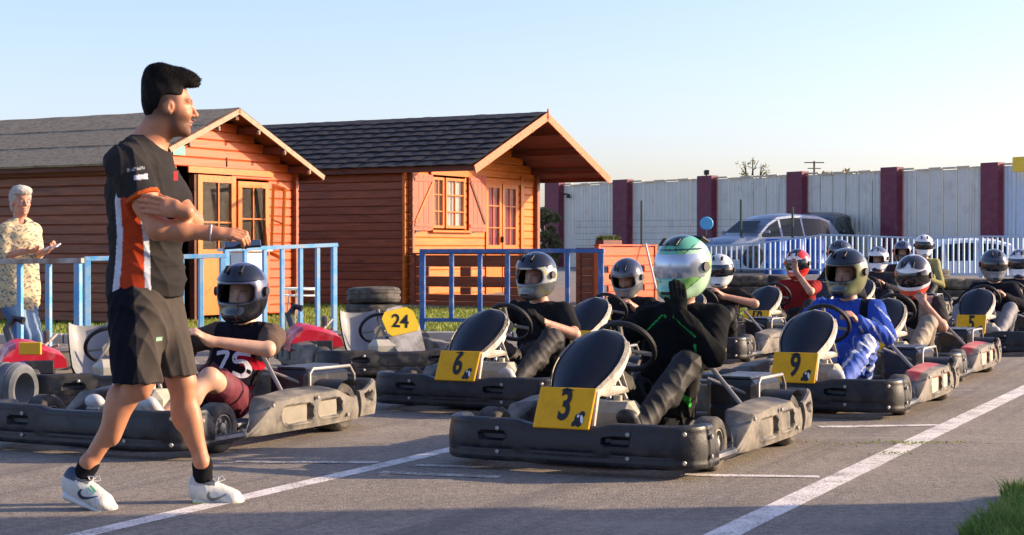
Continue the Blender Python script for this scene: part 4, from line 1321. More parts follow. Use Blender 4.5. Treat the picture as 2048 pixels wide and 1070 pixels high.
# cabin in the middle
P2 = (-1.9, 30.0)
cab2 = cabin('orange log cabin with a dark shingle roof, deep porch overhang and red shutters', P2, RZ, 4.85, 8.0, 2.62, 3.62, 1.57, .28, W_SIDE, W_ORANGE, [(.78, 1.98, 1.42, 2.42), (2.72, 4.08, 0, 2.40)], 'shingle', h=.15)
for (a, b_) in ((.80, 1.20), (1.26, 1.96)):
    gframe(cab2, 'window_sash', a, b_, 1.45, 2.40, .02, .05, .05, W_TRIMV, (.5,), (.33, .66), curtain=MAT['curtain'])
MB().box((.05, 1.45, 2.50), (.05, 1.5, .12)).build('window_head', W_TRIM, cab2)
MB().box((.06, 1.40, 1.39), (.10, 1.4, .05), ch=.008).build('window_sill', W_TRIM, cab2)
for (a, b_, ang, zt) in ((.10, .76, 0, 2.43), (2.06, 2.70, 0, 2.50)):
    s_ = MB().box((.06, (a+b_)/2, (1.40+zt)/2), (.03, b_-a, zt-1.40)).build('shutter', W_SHUT, cab2)
    n4 = 4
    for j in range(1, n4):
        MB().box((.0755, a+(b_-a)*j/n4, (1.40+zt)/2), (.004, .008, zt-1.44)).build('batten_joint', W_DARK, s_)
    for zz in (1.50, zt-.10): MB().box((.083, (a+b_)/2, zz), (.016, b_-a-.05, .06)).build('ledge', W_SHUT, s_)
    dlen = math.hypot(b_-a-.08, zt-1.7); sg = 1 if a < 1 else -1
    rm = Matrix.Rotation(sg*-math.atan2(b_-a-.08, zt-1.7), 3, 'X')
    MB().box((.084, (a+b_)/2, (1.40+zt)/2), (.018, .05, dlen), rm).build('brace', W_TRIM if sg > 0 else W_DARK, s_)
    MB().box((.09, a+.10, 1.38), (.02, .14, .03)).build('hinge', MAT['metal'], s_)
MB().box((.03, 3.40, 2.41), (.07, 1.44, .10)).build('lintel', W_TRIM, cab2)
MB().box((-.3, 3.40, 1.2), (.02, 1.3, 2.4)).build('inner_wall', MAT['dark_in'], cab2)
for (a, b_) in ((2.76, 3.38), (3.42, 4.04)):
    gframe(cab2, 'glazed_door', a, b_, 1.05, 2.36, .02, .09, .05, W_TRIMV, (.5,), (.33, .66), curtain=MAT['curtain_p'])
    MB().box((.02, (a+b_)/2, .54), (.05, b_-a-.004, 1.0)).build('door_panel', W_TRIMV, cab2)
MB().box((.075, 3.36, 1.25), (.05, .03, .12), ch=.006).build('door_handle', MAT['metal'], cab2)
MB().box((.035, 4.20, 1.28), (.06, .12, 2.5)).build('door_post', W_TRIMV, cab2)
MB().box((.04, 4.80, 1.30), (.14, .10, 2.56)).build('corner_post', W_SIDE, cab2)
fin = MB(); fin.tube([(1.60, 2.425, 3.55), (1.60, 2.425, 3.72)], [.026, .014], 6); fin.build('finial', W_BARGE, cab2)

# terrace screens of the middle cabin: planks with long slots
def screen(name, label, loc, rz, L, top, slots, mat, dark=None):
    t = thing(name, label, 'fence', loc, rz)
    ys = sorted(set([0, top]+[q for s_ in slots for q in (s_[0], s_[1])]))
    for z0, z1 in zip(ys, ys[1:]):
        gap = next((s_ for s_ in slots if s_[0] <= z0+.001 and s_[1] >= z1-.001), None)
        if gap is None:
            n = max(1, round((z1-z0)/.15)); hh = (z1-z0)/n
            for i in range(n): board(t, 0, L, 0, 0, z0+hh*(i+.5), hh, .04, mat, 'plank')
        else:
            xs = [0]+[q for g in gap[2] for q in g]+[L]
            for a, c in zip(xs[0::2], xs[1::2]): board(t, a, c, 0, 0, (z0+z1)/2, z1-z0, .04, mat, 'plank')
    for x in (0, L): MB().box((x, .0, top/2), (.09, .09, top+.02), ch=.008).build('post', mat, t)
    MB().box((L/2, 0, top+.025), (L+.1, .11, .03), ch=.006).build('top_rail', mat, t)
    return t
ox = Vector((math.cos(R(RZ)), math.sin(R(RZ)))); oy = Vector((-ox.y, ox.x))
pA = Vector(P2)+ox*.16-oy*.05
screen('terrace_fence', 'shaded slotted plank screen along the near side of the orange cabin terrace', (pA.x, pA.y, 0), R(RZ), 2.35, .95,
       [(.57, .74, [(.34, 1.00), (1.22, 1.90)]), (.25, .38, [(.34, 1.00), (1.22, 1.90)])], W_SIDE)  # near face in the darkened stain, its shade put into the colour
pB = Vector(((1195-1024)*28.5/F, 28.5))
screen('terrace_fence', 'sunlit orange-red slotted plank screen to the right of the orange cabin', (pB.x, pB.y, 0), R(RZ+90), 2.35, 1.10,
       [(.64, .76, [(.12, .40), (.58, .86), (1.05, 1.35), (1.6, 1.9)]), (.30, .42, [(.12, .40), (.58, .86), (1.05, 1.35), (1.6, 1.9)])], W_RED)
pC = Vector(((1158-1024)*28.9/F, 28.9))
screen('terrace_fence', 'short shaded plank return of the terrace between the two screens', (pC.x, pC.y, 0), R(-20), .30, 1.04, [], W_SIDE)
# planter on the screen
pl = thing('planter', 'dark planter box with small green plants on the orange-red screen', 'planter', (pB.x+.05, pB.y+.15, 1.12), R(RZ+90))
MB().box((.35, 0, .05), (.75, .16, .09), ch=.01).build('box', W_DARK, pl)
q = np.stack([rng.uniform(0, .72, 300), rng.uniform(-.06, .06, 300), np.full(300, .08)], 1)
blades('foliage', q, rng.uniform(.04, .12, 300), MAT['leaf'], .016, 1.0, pl)
# leaning pale pole and dark bin right of the screen
lp = MB(); lp.tube([at(1291, 488, 30), at(1313, 580, 29.5)], .022, 8); setprops(lp.build('pole', M('pale_pole', (.6, .58, .52), .5), smooth=True), 'pale thin pole leaning beside the orange-red screen', 'pole')

# ------------------------------------------------------------------ blue steel barriers
MAT['blue'] = M('barrier_blue_paint', (.09, .34, .62), .42, var=.12, dust=(.30, .36, .40), damt=.38, dscale=7)
MAT['blue_shaded'] = M('barrier_blue_shaded', (.028, .10, .33), .42, var=.12, dust=(.22, .26, .33), damt=.25, dscale=7)  # blue darkened: the shade on the barrier's near side is in the colour
MAT['blue_pale'] = M('barrier_pale_blue_paint', (.36, .57, .76), .5, var=.1, dust=(.5, .5, .48), damt=.4)
def barrier(label, pts, D0, D1, x0, x1, ytop0, ytop1, posts, mat, tw=.05, base=0.0, bottom=True, railmat=None, rail_h=None, group='blue steel barriers', feet=True):
    """posts given as x positions in the photograph; built at their true distance"""
    a = at(x0, ytop0, D0); c = at(x1, ytop1, D1)
    t = thing('barrier', label, 'barrier', (a.x, a.y, base), math.atan2(c.y-a.y, c.x-a.x), group)
    L = math.hypot(c.x-a.x, c.y-a.y); h0, h1 = a.z-base, c.z-base
    def pos(px):
        r_ = (px-1024)/F; u_ = (a.x-r_*a.y)/(r_*(c.y-a.y)-(c.x-a.x)); return u_*L
    el = math.atan2(h1-h0, L)
    MB().box((0, 0, 0), (L+tw, tw, tw*.8), ch=.004).build('top_rail', railmat or mat, t, loc=(L/2, 0, (h0+h1)/2-tw*.4), rot=(0, -el, 0))
    if bottom: MB().box((L/2, 0, .16), (L-tw, tw*.7, tw*.7), ch=.003).build('bottom_rail', mat, t)
    for px in posts:
        s_ = pos(px); s_ = min(max(s_, 0), L); hh = h0+(h1-h0)*s_/L-tw*.8
        end = px in (posts[0], posts[-1])
        zb = 0.0 if end else .18
        MB().box((s_, 0, (hh+zb)/2), (tw*(1 if end else .8), tw*(1 if end else .8), hh-zb), ch=.003).build('post', mat, t)
        if end and feet: MB().box((s_, 0, .012), (.07, .55, .024), ch=.004).build('foot', mat, t)
    return t
barrier('blue steel barrier with the white-haired woman behind it, at the left edge', None, 14.3, 14.0, -70, 160, 519, 516, [-70, -15, 40, 97, 156], MAT['blue'], .055, railmat=M('worn_rail', (.42, .42, .40), .5, dust=(.25, .16, .1), damt=.5))
barrier('blue steel barrier standing directly behind the walking man', None, 14.6, 15.2, 174, 447, 513, 507, [174, 222, 270, 318, 363, 402, 445], MAT['blue'], .052)
barrier('light blue steel barrier before the open cabin door, behind the dark blue helmet', None, 16.6, 17.4, 452, 670, 495, 486, [452, 490, 529, 564, 601, 635, 668], MAT['blue'], .052)
barrier('shaded blue steel barrier on the grass in front of the orange cabin', None, 20.8, 20.3, 845, 1203, 498, 497, [845, 903, 960, 1015, 1075, 1135, 1202], MAT['blue_shaded'], .066)

# far pale barrier run behind the drivers
rng2 = random.Random(3)
runs = [(1412, 1462, 490, 489, 44, 43), (1462, 1540, 489, 482, 43, 41.5), (1540, 1640, 482, 469, 41.5, 40), (1640, 1737, 468, 470, 40, 38.5), (1741, 1848, 471, 475, 38.5, 37), (1852, 1960, 474, 472, 37, 36), (1964, 2085, 471, 472, 36, 35)]
names = ['the leftmost length, beside the green and white helmet', 'below the windscreen of the silver car', 'before the blue drums', 'below the rear of the silver car', 'behind the two white helmets in the middle', 'in front of the white van', 'the rightmost length, below the yellow board']
for (x0, x1, y0, y1, D0, D1), nm in zip(runs, names):
    n = max(3, round((x1-x0)/10.5)); base = zg((x0+x1-2048)/2*D0/F, (D0+D1)/2)
    barrier('far pale blue picket barrier, '+nm, None, D0, D1, x0, x1, y0, y1, [x0+(x1-x0)*i/n for i in range(n+1)], MAT['blue_pale'], .046, base=base-.02, bottom=True, group='pale blue picket barriers behind the track', feet=False)

# ------------------------------------------------------------------ far wall
MAT['sheet'] = M('pale_cladding', (.74, .69, .58), .6, var=.04, scale=1.2, dust=(.60, .55, .46), damt=.2, dscale=2, rand=True)
MAT['sheet_b'] = M('pale_blue_cladding', (.52, .62, .72), .6, var=.06, scale=1.2)
MAT['maroon'] = M('maroon_pillar', (.17, .020, .045), .6, var=.15, scale=2, dust=(.2, .08, .09), damt=.3)
MAT['cap'] = M('wall_capping', (.60, .52, .38), .6, var=.15)
wa, wb = V((1100-1024)*62/F, 62.0), V((2100-1024)*44/F, 44.0)
wd = wb-wa; wL = np.linalg.norm(wd); wang = math.atan2(wd[1], wd[0])
wt = thing('boundary_wall', 'long pale corrugated wall with maroon pillars behind the car', 'wall', (wa[0], wa[1], 0), wang)
def wpos(px):
    r_ = (px-1024)/F; return (wa[0]-r_*wa[1])/(r_*wd[1]-wd[0])*wL
def wtop(px):
    s_ = wpos(px); D = wa[1]+wd[1]*s_/wL
    yt = 372+(333-372)*(px-1100)/(1990-1100)
    return H+(500-yt)*D/F, D
pil = [(1100, 1128), (1236, 1265), (1405, 1434), (1584, 1615), (1772, 1805), (1972, 2007)]
for a, c in pil:
    s0, s1 = wpos(a), wpos(c); tp = wtop(a)[0]+.10
    MB().box(((s0+s1)/2, -.10, tp/2), (s1-s0, .32, tp), ch=.01).build('pillar', MAT['maroon'], wt)
for (a, c), nxt in zip(pil, pil[1:]+[(2105, 0)]):
    s0, s1 = wpos(c), wpos(nxt[0]); tp = min(wtop(c)[0], wtop(nxt[0])[0] if nxt[0] < 2050 else wtop(c)[0]); n = 6 if nxt[0] < 2050 else 4; w_ = (s1-s0)/n
    for i in range(n):
        b = MB(); x0 = s0+w_*i
        zz = tp-.03*(i % 2)
        G = [[(x0+.012+(w_-.024)*j/12, -.022*(1 if (j % 4) in (1, 2) else 0), z_) for z_ in (0, zz)] for j in range(13)]
        b.grid(G); b.build('cladding_panel', MAT['sheet'] if nxt[0] < 2050 else MAT['sheet_b'], wt)
        MB().box((x0, .02, zz/2), (.03, .02, zz)).build('joint_strip', MAT['metal'], wt)
        MB().box((x0+w_/2, -.01, zz+.03+.02*(i % 3 == 0)), (w_-.03, .14, .05), ch=.01).build('capping', MAT['cap'], wt)
# yellow board on the wall's end
s0 = wpos(2010); MB().box((0, 0, 0), (2.2, .12, .40), ch=.01)
yb = thing('sign_board', 'plain yellow board fixed above the wall at the right edge', 'sign', (0, 0, 0))
cpt = at(2070, 328, 44.2); b = MB(); b.box((0, 0, 0), (1.62, .12, .40), ch=.01); b.build('board', MAT['yellow_b'], yb, loc=(cpt.x, cpt.y-.3, cpt.z), rot=(0, 0, wang))
b = MB(); b.box((cpt.x+.1, cpt.y-.1, cpt.z-.28), (.06, .3, .3)); b.build('bracket', MAT['metal'], yb)
# camera and lamp on the wall
c_ = at(1413, 345, 55.4); b = MB(); b.box((0, 0, 0), (.16, .30, .16), ch=.02); b.tube([(0, .1, -.05), (0, .12, -.45)], .03, 6)
setprops(b.build('security_camera', MAT['metal'], loc=c_), 'small dark camera on top of the second maroon pillar', 'camera')
c_ = at(1131, 392, 61); b = MB(); b.tube([(-.1, .2, .06), (0, -.1, .08), (.1, -.2, .05)], .03, 6); b.lathe([(.001, 0), (.05, 0), (.09, -.14), (.001, -.14)], 12, c=(.1, -.2, .06))
setprops(b.build('wall_lamp', MAT['metal'], loc=c_, smooth=True), 'small dark bracket lamp on the leftmost maroon pillar', 'lamp')
c_ = at(1917-0, 0, 1) if False else None

# green mesh fence posts
MAT['fence_green'] = M('dark_green_post', (.02, .05, .035), .5)
mf = thing('mesh_fence', 'thin dark green wire fence with three posts in front of the wall', 'fence', (0, 0, 0))
prev = None
for px, yt, D in ((1283, 401, 47), (1482, 399, 45.6), (1585, 414, 44.9)):
    p = at(px, yt, D); b = MB(); b.tube([(p.x, p.y, 0), (p.x, p.y, p.z)], .032, 8); b.build('post', MAT['fence_green'], mf, True)
b = MB()
pa, pb = at(1150, 430, 48), at(1585, 430, 44.9)
for i in range(9):
    z_ = .45+.17*i*1.05; b.tube([(pa.x, pa.y, z_), (pb.x, pb.y, z_)], .004, 4)
for i in range(0):
    q_ = pa.lerp(pb, i/59); b.tube([(q_.x, q_.y, .4), (q_.x, q_.y, 1.95)], .003, 4)
b.build('wire', MAT['fence_green'], mf)
c_ = at(1413, 447, 46); b = MB(); b.lathe([(.001, -.03), (.17, -.03), (.19, 0), (.17, .03), (.001, .03)], 20, axis='y')
rs = setprops(b.build('round_sign', M('sky_blue_sign', (.10, .42, .68), .4), loc=c_, smooth=True), 'round sky-blue sign on the wire fence before the second maroon pillar', 'sign')
b = MB(); b.tube([(0, .05, 0), (0, .05, -c_.z+.1)], .02, 6); b.build('post', MAT['fence_green'], rs)
# ------------------------------------------------------------------ vehicles parked beyond
MAT['silver'] = M('silver_car_paint', (.17, .21, .29), .35, metal=.3, var=.03, coat=.6)
MAT['grey_paint'] = M('dark_grey_car_paint', (.06, .062, .065), .3, metal=.3, var=.03, coat=.6)
MAT['white_paint'] = M('white_car_paint', (.62, .66, .70), .4, var=.03, coat=.4)
MAT['car_glass'] = M('car_glass', (.010, .018, .018), .12, var=.05, spec=.25)
def make_car(label, loc, rz, paint_, Lc=4.1, hgt=1.55, van=False):
    t = thing('parked_car' if not van else 'parked_van', label, 'car' if not van else 'van', loc, R(rz))
    hl = Lc/2; W = .86
    if van: st = [(-hl, .35, .95, .35), (-hl+.06, .28, 1.1, 1.9), (-.8, .28, 1.1, 2.0), (.6, .28, 1.1, 2.0), (hl-.9, .28, 1.08, 1.7), (hl-.3, .28, 1.0, 1.0), (hl-.03, .32, .85, .85)]
    else: st = [(-hl, .40, .80, .80), (-hl+.05, .30, .92, .95), (-hl+.35, .25, .90, hgt-.14), (-hl+.75, .25, .90, hgt-.03), (-.3, .25, .88, hgt), (.25, .25, .87, hgt-.06), (.62, .25, .86, hgt-.24), (1.10, .25, .86, .88), (hl-.35, .27, .80, .82), (hl-.05, .32, .66, .66), (hl, .40, .58, .58)]
    P = []
    for (x, zb, zm, zt) in st:
        wr_ = W-.04*(abs(x)/hl)**4*3; tw = wr_-.02-.20*(zt-zm)/(.6)
        q = [(x, -wr_+.06, zb), (x, -wr_, zb+.12), (x, -wr_-.01, (zb+zm)/2), (x, -wr_+.02, zm), (x, -tw, zt-.04 if zt-zm > .1 else zt), (x, -tw*.75, zt+.01), (x, 0, zt+.03)]
        P.append(q+[(a, -b_, c) for a, b_, c in q[-2::-1]])
    b = MB(); b.grid(P); b.add(P[0], [tuple(range(len(P[0])))]); b.add(P[-1], [tuple(range(len(P[0])))[::-1]])
    b.build('body', paint_, t, True, sharp=40)
    def lerpst(x):
        for a, c in zip(st, st[1:]):
            if a[0] <= x <= c[0]:
                f_ = (x-a[0])/(c[0]-a[0]); return [a[i]+(c[i]-a[i])*f_ for i in range(4)]
        return st[-1]
    def side(x, f_, s_):
        _, zb, zm, zt = lerpst(x); wr_ = W-.04*(abs(x)/hl)**4*3; tw = wr_-.02-.20*(zt-zm)/.6
        y = (wr_-.02)+(tw-(wr_-.02))*f_; return (x, s_*(y+.006), zm+(zt-.04-zm)*f_)
    wins = [(-hl+.45, -.62), (-.54, .18), (.26, .92)] if not van else [(-1.7, -.5), (-.4, .6), (.75, 1.3)]
    for s_ in (1, -1):
        for x0, x1 in wins:
            G = []
            for i in range(7):
                x = x0+(x1-x0)*i/6; tp = min(.93, max(.16, ((lerpst(x)[3]-lerpst(x)[2]-.08)/(lerpst(x)[3]-lerpst(x)[2]+.001))))
                G.append([side(x, .03, s_), side(x, min(.97, tp*1.02), s_)])
            b = MB(); b.grid(G, flip=(s_ > 0)); b.build('window', MAT['car_glass'], t)
    if not van:
        ws = [(1.04, .95), (.66, hgt-.25)]
        b = MB(); b.add([(1.06, -.62, .965), (1.06, .62, .965), (.66, .50, hgt-.225), (.66, -.50, hgt-.225)], [(0, 1, 2, 3)]); 
        for v_i in range(4): b.v[v_i] = (b.v[v_i][0]+.03, b.v[v_i][1], b.v[v_i][2]+.035)
        b.build('windscreen', MAT['car_glass'], t)
    for x in (-hl+.75, hl-.78):
        for s_ in (1, -1):
            b = MB(); b.lathe([(.001, -.1), (.2, -.1), (.31, -.09), (.32, 0), (.31, .09), (.2, .1), (.001, .08)], 20, axis='y', c=(x, s_*.78, .32)); b.build('wheel', MAT['tyre'], t, True)
    for s_ in (1, -1):
        b = MB(); b.box((hl-.10, s_*.60, .68), (.10, .26, .12), ch=.02); b.build('headlight', MAT['glass'], t)
        b = MB(); b.box((.85, s_*.98, 1.0), (.10, .16, .11), ch=.03); b.build('wing_mirror', paint_, t)
    return t
c_ = at(1548, 500, 46)
make_car('silver hatchback parked behind the pale picket barrier, windows in view', (c_.x-.05, 46.5, .53), 180+30, MAT['silver'], 4.0, 1.52)
c_ = at(1690, 500, 47)
make_car('dark grey car behind the silver one, only its rounded rear showing', (c_.x-.35, 49.2, .58), 180+62, MAT['grey_paint'], 3.8, 1.58)
c_ = at(1905, 500, 41)
make_car('low white vehicle behind the pale barrier below the right end of the wall', (c_.x, 41.5, -.12), 176, MAT['white_paint'], 3.6, 1.45)

# blue drums behind the pale barrier
MAT['drum'] = M('blue_plastic_drum', (.012, .09, .42), .4, var=.1)
b = MB(); b.lathe([(.001, 0), (.27, 0), (.29, .03), (.29, .28), (.30, .30), (.29, .32), (.29, .60), (.30, .62), (.29, .64), (.29, .88), (.26, .92), (.001, .92)], 24)
dm = b.mesh('drum', MAT['drum'], True)
for i, (px, nm) in enumerate(((1552, 'leftmost of the three blue drums behind the pale barrier'), (1590, 'middle one of the three blue drums behind the pale barrier'), (1628, 'rightmost of the three blue drums behind the pale barrier'))):
    c_ = at(px, 500, 42.3+.2*i); setprops(link('drum', dm, None, (c_.x, c_.y, .40)), nm, 'drum', 'blue drums behind the barrier')

# ------------------------------------------------------------------ tyres
def tyre_mesh(r, w):
    b = MB(); h = w/2
    b.lathe([(r*.60, h*.7), (r*.62, h*.92), (r*.80, h), (r*.93, h*.85), (r*.985, h*.6), (r*.97, h*.55), (r, h*.5), (r, h*.2), (r*.965, h*.15), (r*.965, -h*.15), (r, -h*.2), (r, -h*.5), (r*.97, -h*.55), (r*.985, -h*.6), (r*.93, -h*.85), (r*.80, -h), (r*.62, -h*.92), (r*.60, -h*.7), (r*.60, h*.7)][::-1], 30)
    return b.mesh('tyre', MAT['tyre'], True, sharp=30)
tm = tyre_mesh(.275, .165); tm2 = tyre_mesh(.29, .19)
MAT['tyre_tan'] = M('dusty_tan_tyre', (.10, .085, .06), .85, dust=(.33, .27, .17), damt=.5)
tm3 = tyre_mesh(.29, .19); tm3.materials[0] = MAT['tyre_tan']
nm = ['lowest', 'second from the bottom', 'third from the bottom', 'topmost']
for i in range(4):
    p = at(744+(i % 2)*9-(6 if i == 3 else 0), 600, 16.6)
    o = link('tyre', tm, None, (p.x, p.y, .083+.166*i), (R(1.2*i), R(-1+i), i))
    setprops(o, 'black tyre in the stack behind the yellow 24 plate, '+nm[i], 'tyre', 'tyres stacked behind the parked kart')
k = 0
for (x0, x1, D, n, rows, tan) in ((1462, 1560, 29, 6, 3, 0), (1790, 1880, 31, 4, 3, 0), (1898, 1960, 27.5, 3, 3, 1), (1972, 2046, 26.5, 4, 3, 0)):
    for i in range(n):
        px = x0+(x1-x0)*(i+.5)/n
        for j in range(rows):
            p = at(px, 600, D+.1*math.sin(i*2)); o = link('tyre', tm3 if tan else tm2, None, (p.x+.01*math.sin(j*3+i), p.y, .095+.192*j+zg(p.x, p.y)), (0, 0, i+j))
            wl_ = {1462: 'tyre wall left of the red-white helmet', 1790: 'tyre wall behind the white helmets', 1898: 'dusty tan tyres left of the dark glossy helmet', 1972: 'dark tyres at the right edge'}[x0]
            setprops(o, '%s tyre, %s column from the left, %s' % (['bottom', 'middle', 'top'][j], ['first', 'second', 'third', 'fourth', 'fifth', 'sixth'][i], wl_), 'tyre', wl_)

# ------------------------------------------------------------------ things by the cabins
MAT['whitep'] = M('white_plastic', (.70, .70, .68), .5, var=.05)
p = at(490, 500, 19.2)
cb = thing('cabinet', 'white cabinet with an overhanging lid standing before the open cabin door', 'cabinet', (p.x, p.y, 0), R(-38))
MB().box((0, 0, .53), (.40, .34, .98), ch=.012).build('body', MAT['whitep'], cb); MB().box((0, 0, 1.04), (.50, .42, .035), ch=.008).build('lid', MAT['whitep'], cb)
MB().box((-.06, -.172, .53), (.004, .006, .90)).build('door_joint', MAT['black'], cb)
p = at(600, 577, 20)
st_ = thing('stool', 'white ring-topped stool with thin legs behind the light blue barrier', 'stool', (p.x, p.y, 0))
b = MB(); b.tube([(.19*math.cos(a), .19*math.sin(a), .57) for a in [2*math.pi*i/24 for i in range(24)]], .016, 8, closed=True); b.tube([(.19*math.cos(a), .19*math.sin(a), .49) for a in [2*math.pi*i/24 for i in range(24)]], .010, 6, closed=True); b.build('ring', MAT['whitep'], st_, True)
for i in range(3):
    a = i*2.09+.4; b = MB(); b.tube([(.18*math.cos(a), .18*math.sin(a), .56), (.25*math.cos(a), .25*math.sin(a), .0)], .011, 6); b.build('leg', MAT['tube_grey'], st_, True)

# ------------------------------------------------------------------ trees, hedge, pole on the skyline
def leaf_cloud(name, centres, n, size, mat, parent):
    v = np.zeros((n, 4, 3)); cs = np.array([c[:3] for c in centres]); rr = np.array([c[3] for c in centres])
    k_ = rng.integers(0, len(cs), n); d = rng.normal(size=(n, 3)); d /= np.linalg.norm(d, axis=1)[:, None]
    P = cs[k_]+d*rr[k_][:, None]*(rng.uniform(.35, 1.05, n)**.6)[:, None]
    u_ = rng.normal(size=(n, 3)); u_ /= np.linalg.norm(u_, axis=1)[:, None]; w_ = np.cross(u_, rng.normal(size=(n, 3))); w_ /= np.linalg.norm(w_, axis=1)[:, None]
    s_ = size*rng.uniform(.5, 1.2, n)[:, None]
    v[:, 0] = P-u_*s_; v[:, 1] = P+w_*s_*.45; v[:, 2] = P+u_*s_; v[:, 3] = P-w_*s_*.45
    me = bpy.data.meshes.new(name); me.from_pydata(v.reshape(-1, 3).tolist(), [], np.arange(n*4).reshape(n, 4).tolist()); me.materials.append(mat)
    return link(name, me, parent)
MAT['bark'] = M('bark', (.10, .075, .055), .9, var=.25, bmp=.6, bs=20)
def tree(label, loc, h, cr, dens=1500, leaf=.14, bare=False, mat=None, name='tree', low=False):
    t = thing(name, label, 'tree' if name == 'tree' else 'hedge', loc)
    b = MB(); cen = []
    b.tube([(0, 0, 0), (.05*h*.1, 0, h*.4), (0, .05, h*.8)], [h*.03, h*.022, h*.008], 8)
    for i in range(9 if not bare else 16):
        a = i*2.4; z0 = h*(.3+.045*i) if not bare else h*(.35+.035*i); L = cr*random.uniform(.6, 1.0)
        q = (L*math.cos(a), L*math.sin(a), min(h*.97, z0+L*random.uniform(.4, .9)))
        b.tube([(0, 0, z0), (q[0]*.5, q[1]*.5, z0+(q[2]-z0)*.4), q], [h*.012, h*.008, h*.003], 5)
        if bare:
            for j in range(3): b.tube([(q[0]*.5, q[1]*.5, z0+(q[2]-z0)*.4), (q[0]*.7+random.uniform(-.3, .3), q[1]*.7, q[2]+random.uniform(.1, .5))], [h*.005, h*.002], 4)
        cen.append((q[0]*.8, q[1]*.8, q[2], cr*random.uniform(.28, .5)))
    b.build('trunk', MAT['bark'], t, True)
    if low: cen = [(cr*random.uniform(-1, 1), cr*random.uniform(-.5, .5), h*random.uniform(.15, .85), cr*.33) for _ in range(30)]
    cen.append((0, 0, h*.75, cr*.6))
    leaf_cloud('crown', cen, dens, leaf, mat or MAT['leaf'], t)
    return t
MAT['leaf_pale'] = grass_mat('pale_spring_leaves', (.16, .16, .06), (.26, .24, .11))
p = at(1086, 500, 58); tree('leafy green shrub between the orange cabin and the end of the pale wall', (p.x, p.y, 0), 2.9, .55, 5000, .09, name='tree', low=True, mat=MAT['leaf_pale'])
p = at(1505, 500, 84); tree('small thin-leaved tree poking above the pale wall left of the roof pole', (p.x, p.y, 0), 5.5, .9, 500, .09, True, MAT['leaf_pale'])
for px, h, cr, lb in ((1548, 5.9, 1.2, 'low pale treetop above the wall, left of the pole'), (1600, 6.0, 1.3, 'low pale treetop above the wall, touching the pole'), (1665, 6.5, 1.6, 'rounded treetop above the wall just right of the pole'),
                      (1715, 6.4, 1.4, 'broad low treetop above the wall before the fifth pillar'), (1758, 6.2, 1.2, 'rightmost low treetop above the wall')):
    p = at(px, 500, 112); tree(lb, (p.x, p.y, 0), h*1.07, cr*1.2, 2600, .22, False, MAT['leaf_pale'])
p = at(1628, 322, 100); b = MB(); b.tube([(p.x, p.y, 0), (p.x, p.y, p.z)], .06, 6); b.tube([(p.x-.6, p.y, p.z-.1), (p.x+.6, p.y, p.z-.1)], .035, 6); b.tube([(p.x-.4, p.y, p.z-.45), (p.x+.4, p.y, p.z-.45)], .03, 6)
setprops(b.build('utility_pole', MAT['bark']), 'thin utility pole with cross arms above the wall', 'pole')
# huts added out of view on the right to cast the foreground shade
hx, hy = 6.2, 7.32
hut = thing('shade_hut', 'added timber hut out of view, casting the foreground shade', 'cabin', (hx, hy, 0), math.atan2(sy, sx))
for i in range(20): board(hut, 0, 3.4, 0, 0, .1+.16*i, .16, .05, W_SIDE); board(hut, 0, 0, -3.2, .0, .1+.16*i, .16, .05, W_SIDE)
b = MB(); b.box((1.7, -1.6, 1.6), (3.3, 3.1, 3.1)); b.build('inner_wall', MAT['dark_in'], hut)
b = MB(); b.prism([(-3.4, 3.2), (.12, 3.2), (.12, 3.35), (-1.6, 3.9), (-3.4, 3.35)], 3.6, Matrix.Translation((-.1, 0, 0)) @ Matrix.Rotation(R(90), 4, 'Z') @ Matrix.Rotation(R(90), 4, 'X')); b.build('roof', MAT['felt'], hut)
hut2 = thing('shade_hut', 'second added timber hut out of view, nearer the viewer, casting foreground shade', 'cabin', (6.4, 3.9, 0), math.atan2(sy, sx))  # second unseen hut, added for the same foreground shade
b = MB(); b.box((1.7, -3.0, 1.6), (3.3, 6.0, 3.2)); b.build('wall', W_SIDE, hut2)

# ------------------------------------------------------------------ karts and drivers
kA = (-1.79, 9.22); k3 = (.66, 8.52); k6 = (.07, 11.32); kB = (.90, 14.0); kW = (1.92, 16.1); k10 = (3.10, 18.3)
k9 = (2.18, 11.16); kX = (3.26, 13.8); k5 = (4.95, 17.15); kE = (5.86, 19.2)
f1 = (4.05, 20.8); f2 = (5.03, 23.0); f3 = (5.89, 25.2); f4 = (6.72, 27.2)
make_kart('black go-kart behind the walking man, with a dark jersey driver at the wheel', kA, num=None, fairing=False, pods='cream')
make_kart('black go-kart with yellow number 3 plate, nearest in the right half', k3, num='3')
make_kart('black go-kart with yellow number 6 plate beside the blue barrier', k6, num='6')
make_kart('go-kart behind number 6, its plate mostly hidden', kB)
make_kart('go-kart of the driver with the plain white helmet', kW)
make_kart('black go-kart with yellow number 10 plate', (k10[0]-.10, k10[1]+.05), num='10')
make_kart('go-kart with yellow number 9 plate and red-topped side pod', k9, num='9', pods='red')
make_kart('go-kart with a red-topped side pod just behind number 9', kX, pods='red')
make_kart('black go-kart with yellow number 5 plate at the right', k5, num='5')
make_kart('go-kart cut off by the right edge of the picture, behind number 5', kE)
make_kart('far go-kart whose driver wears the silver grey helmet behind the number 9 driver', f1)
make_kart('far go-kart whose driver wears the white helmet with a dark vent', f2)
make_kart('far go-kart whose driver wears the dark blue helmet', f3)
make_kart('farthest go-kart, under the tall white helmet', f4)
make_kart('empty go-kart with red engine cover and tilted yellow number 24 plate', (-1.20, 14.1), -90+20, num='24', old=True, group='empty karts parked by the barriers')
make_kart('empty go-kart with red engine cover and blue pod at the left edge', (-2.88, 11.6), -90+24, num=None, old=True, pods='blue', fairing=False, group='empty karts parked by the barriers')
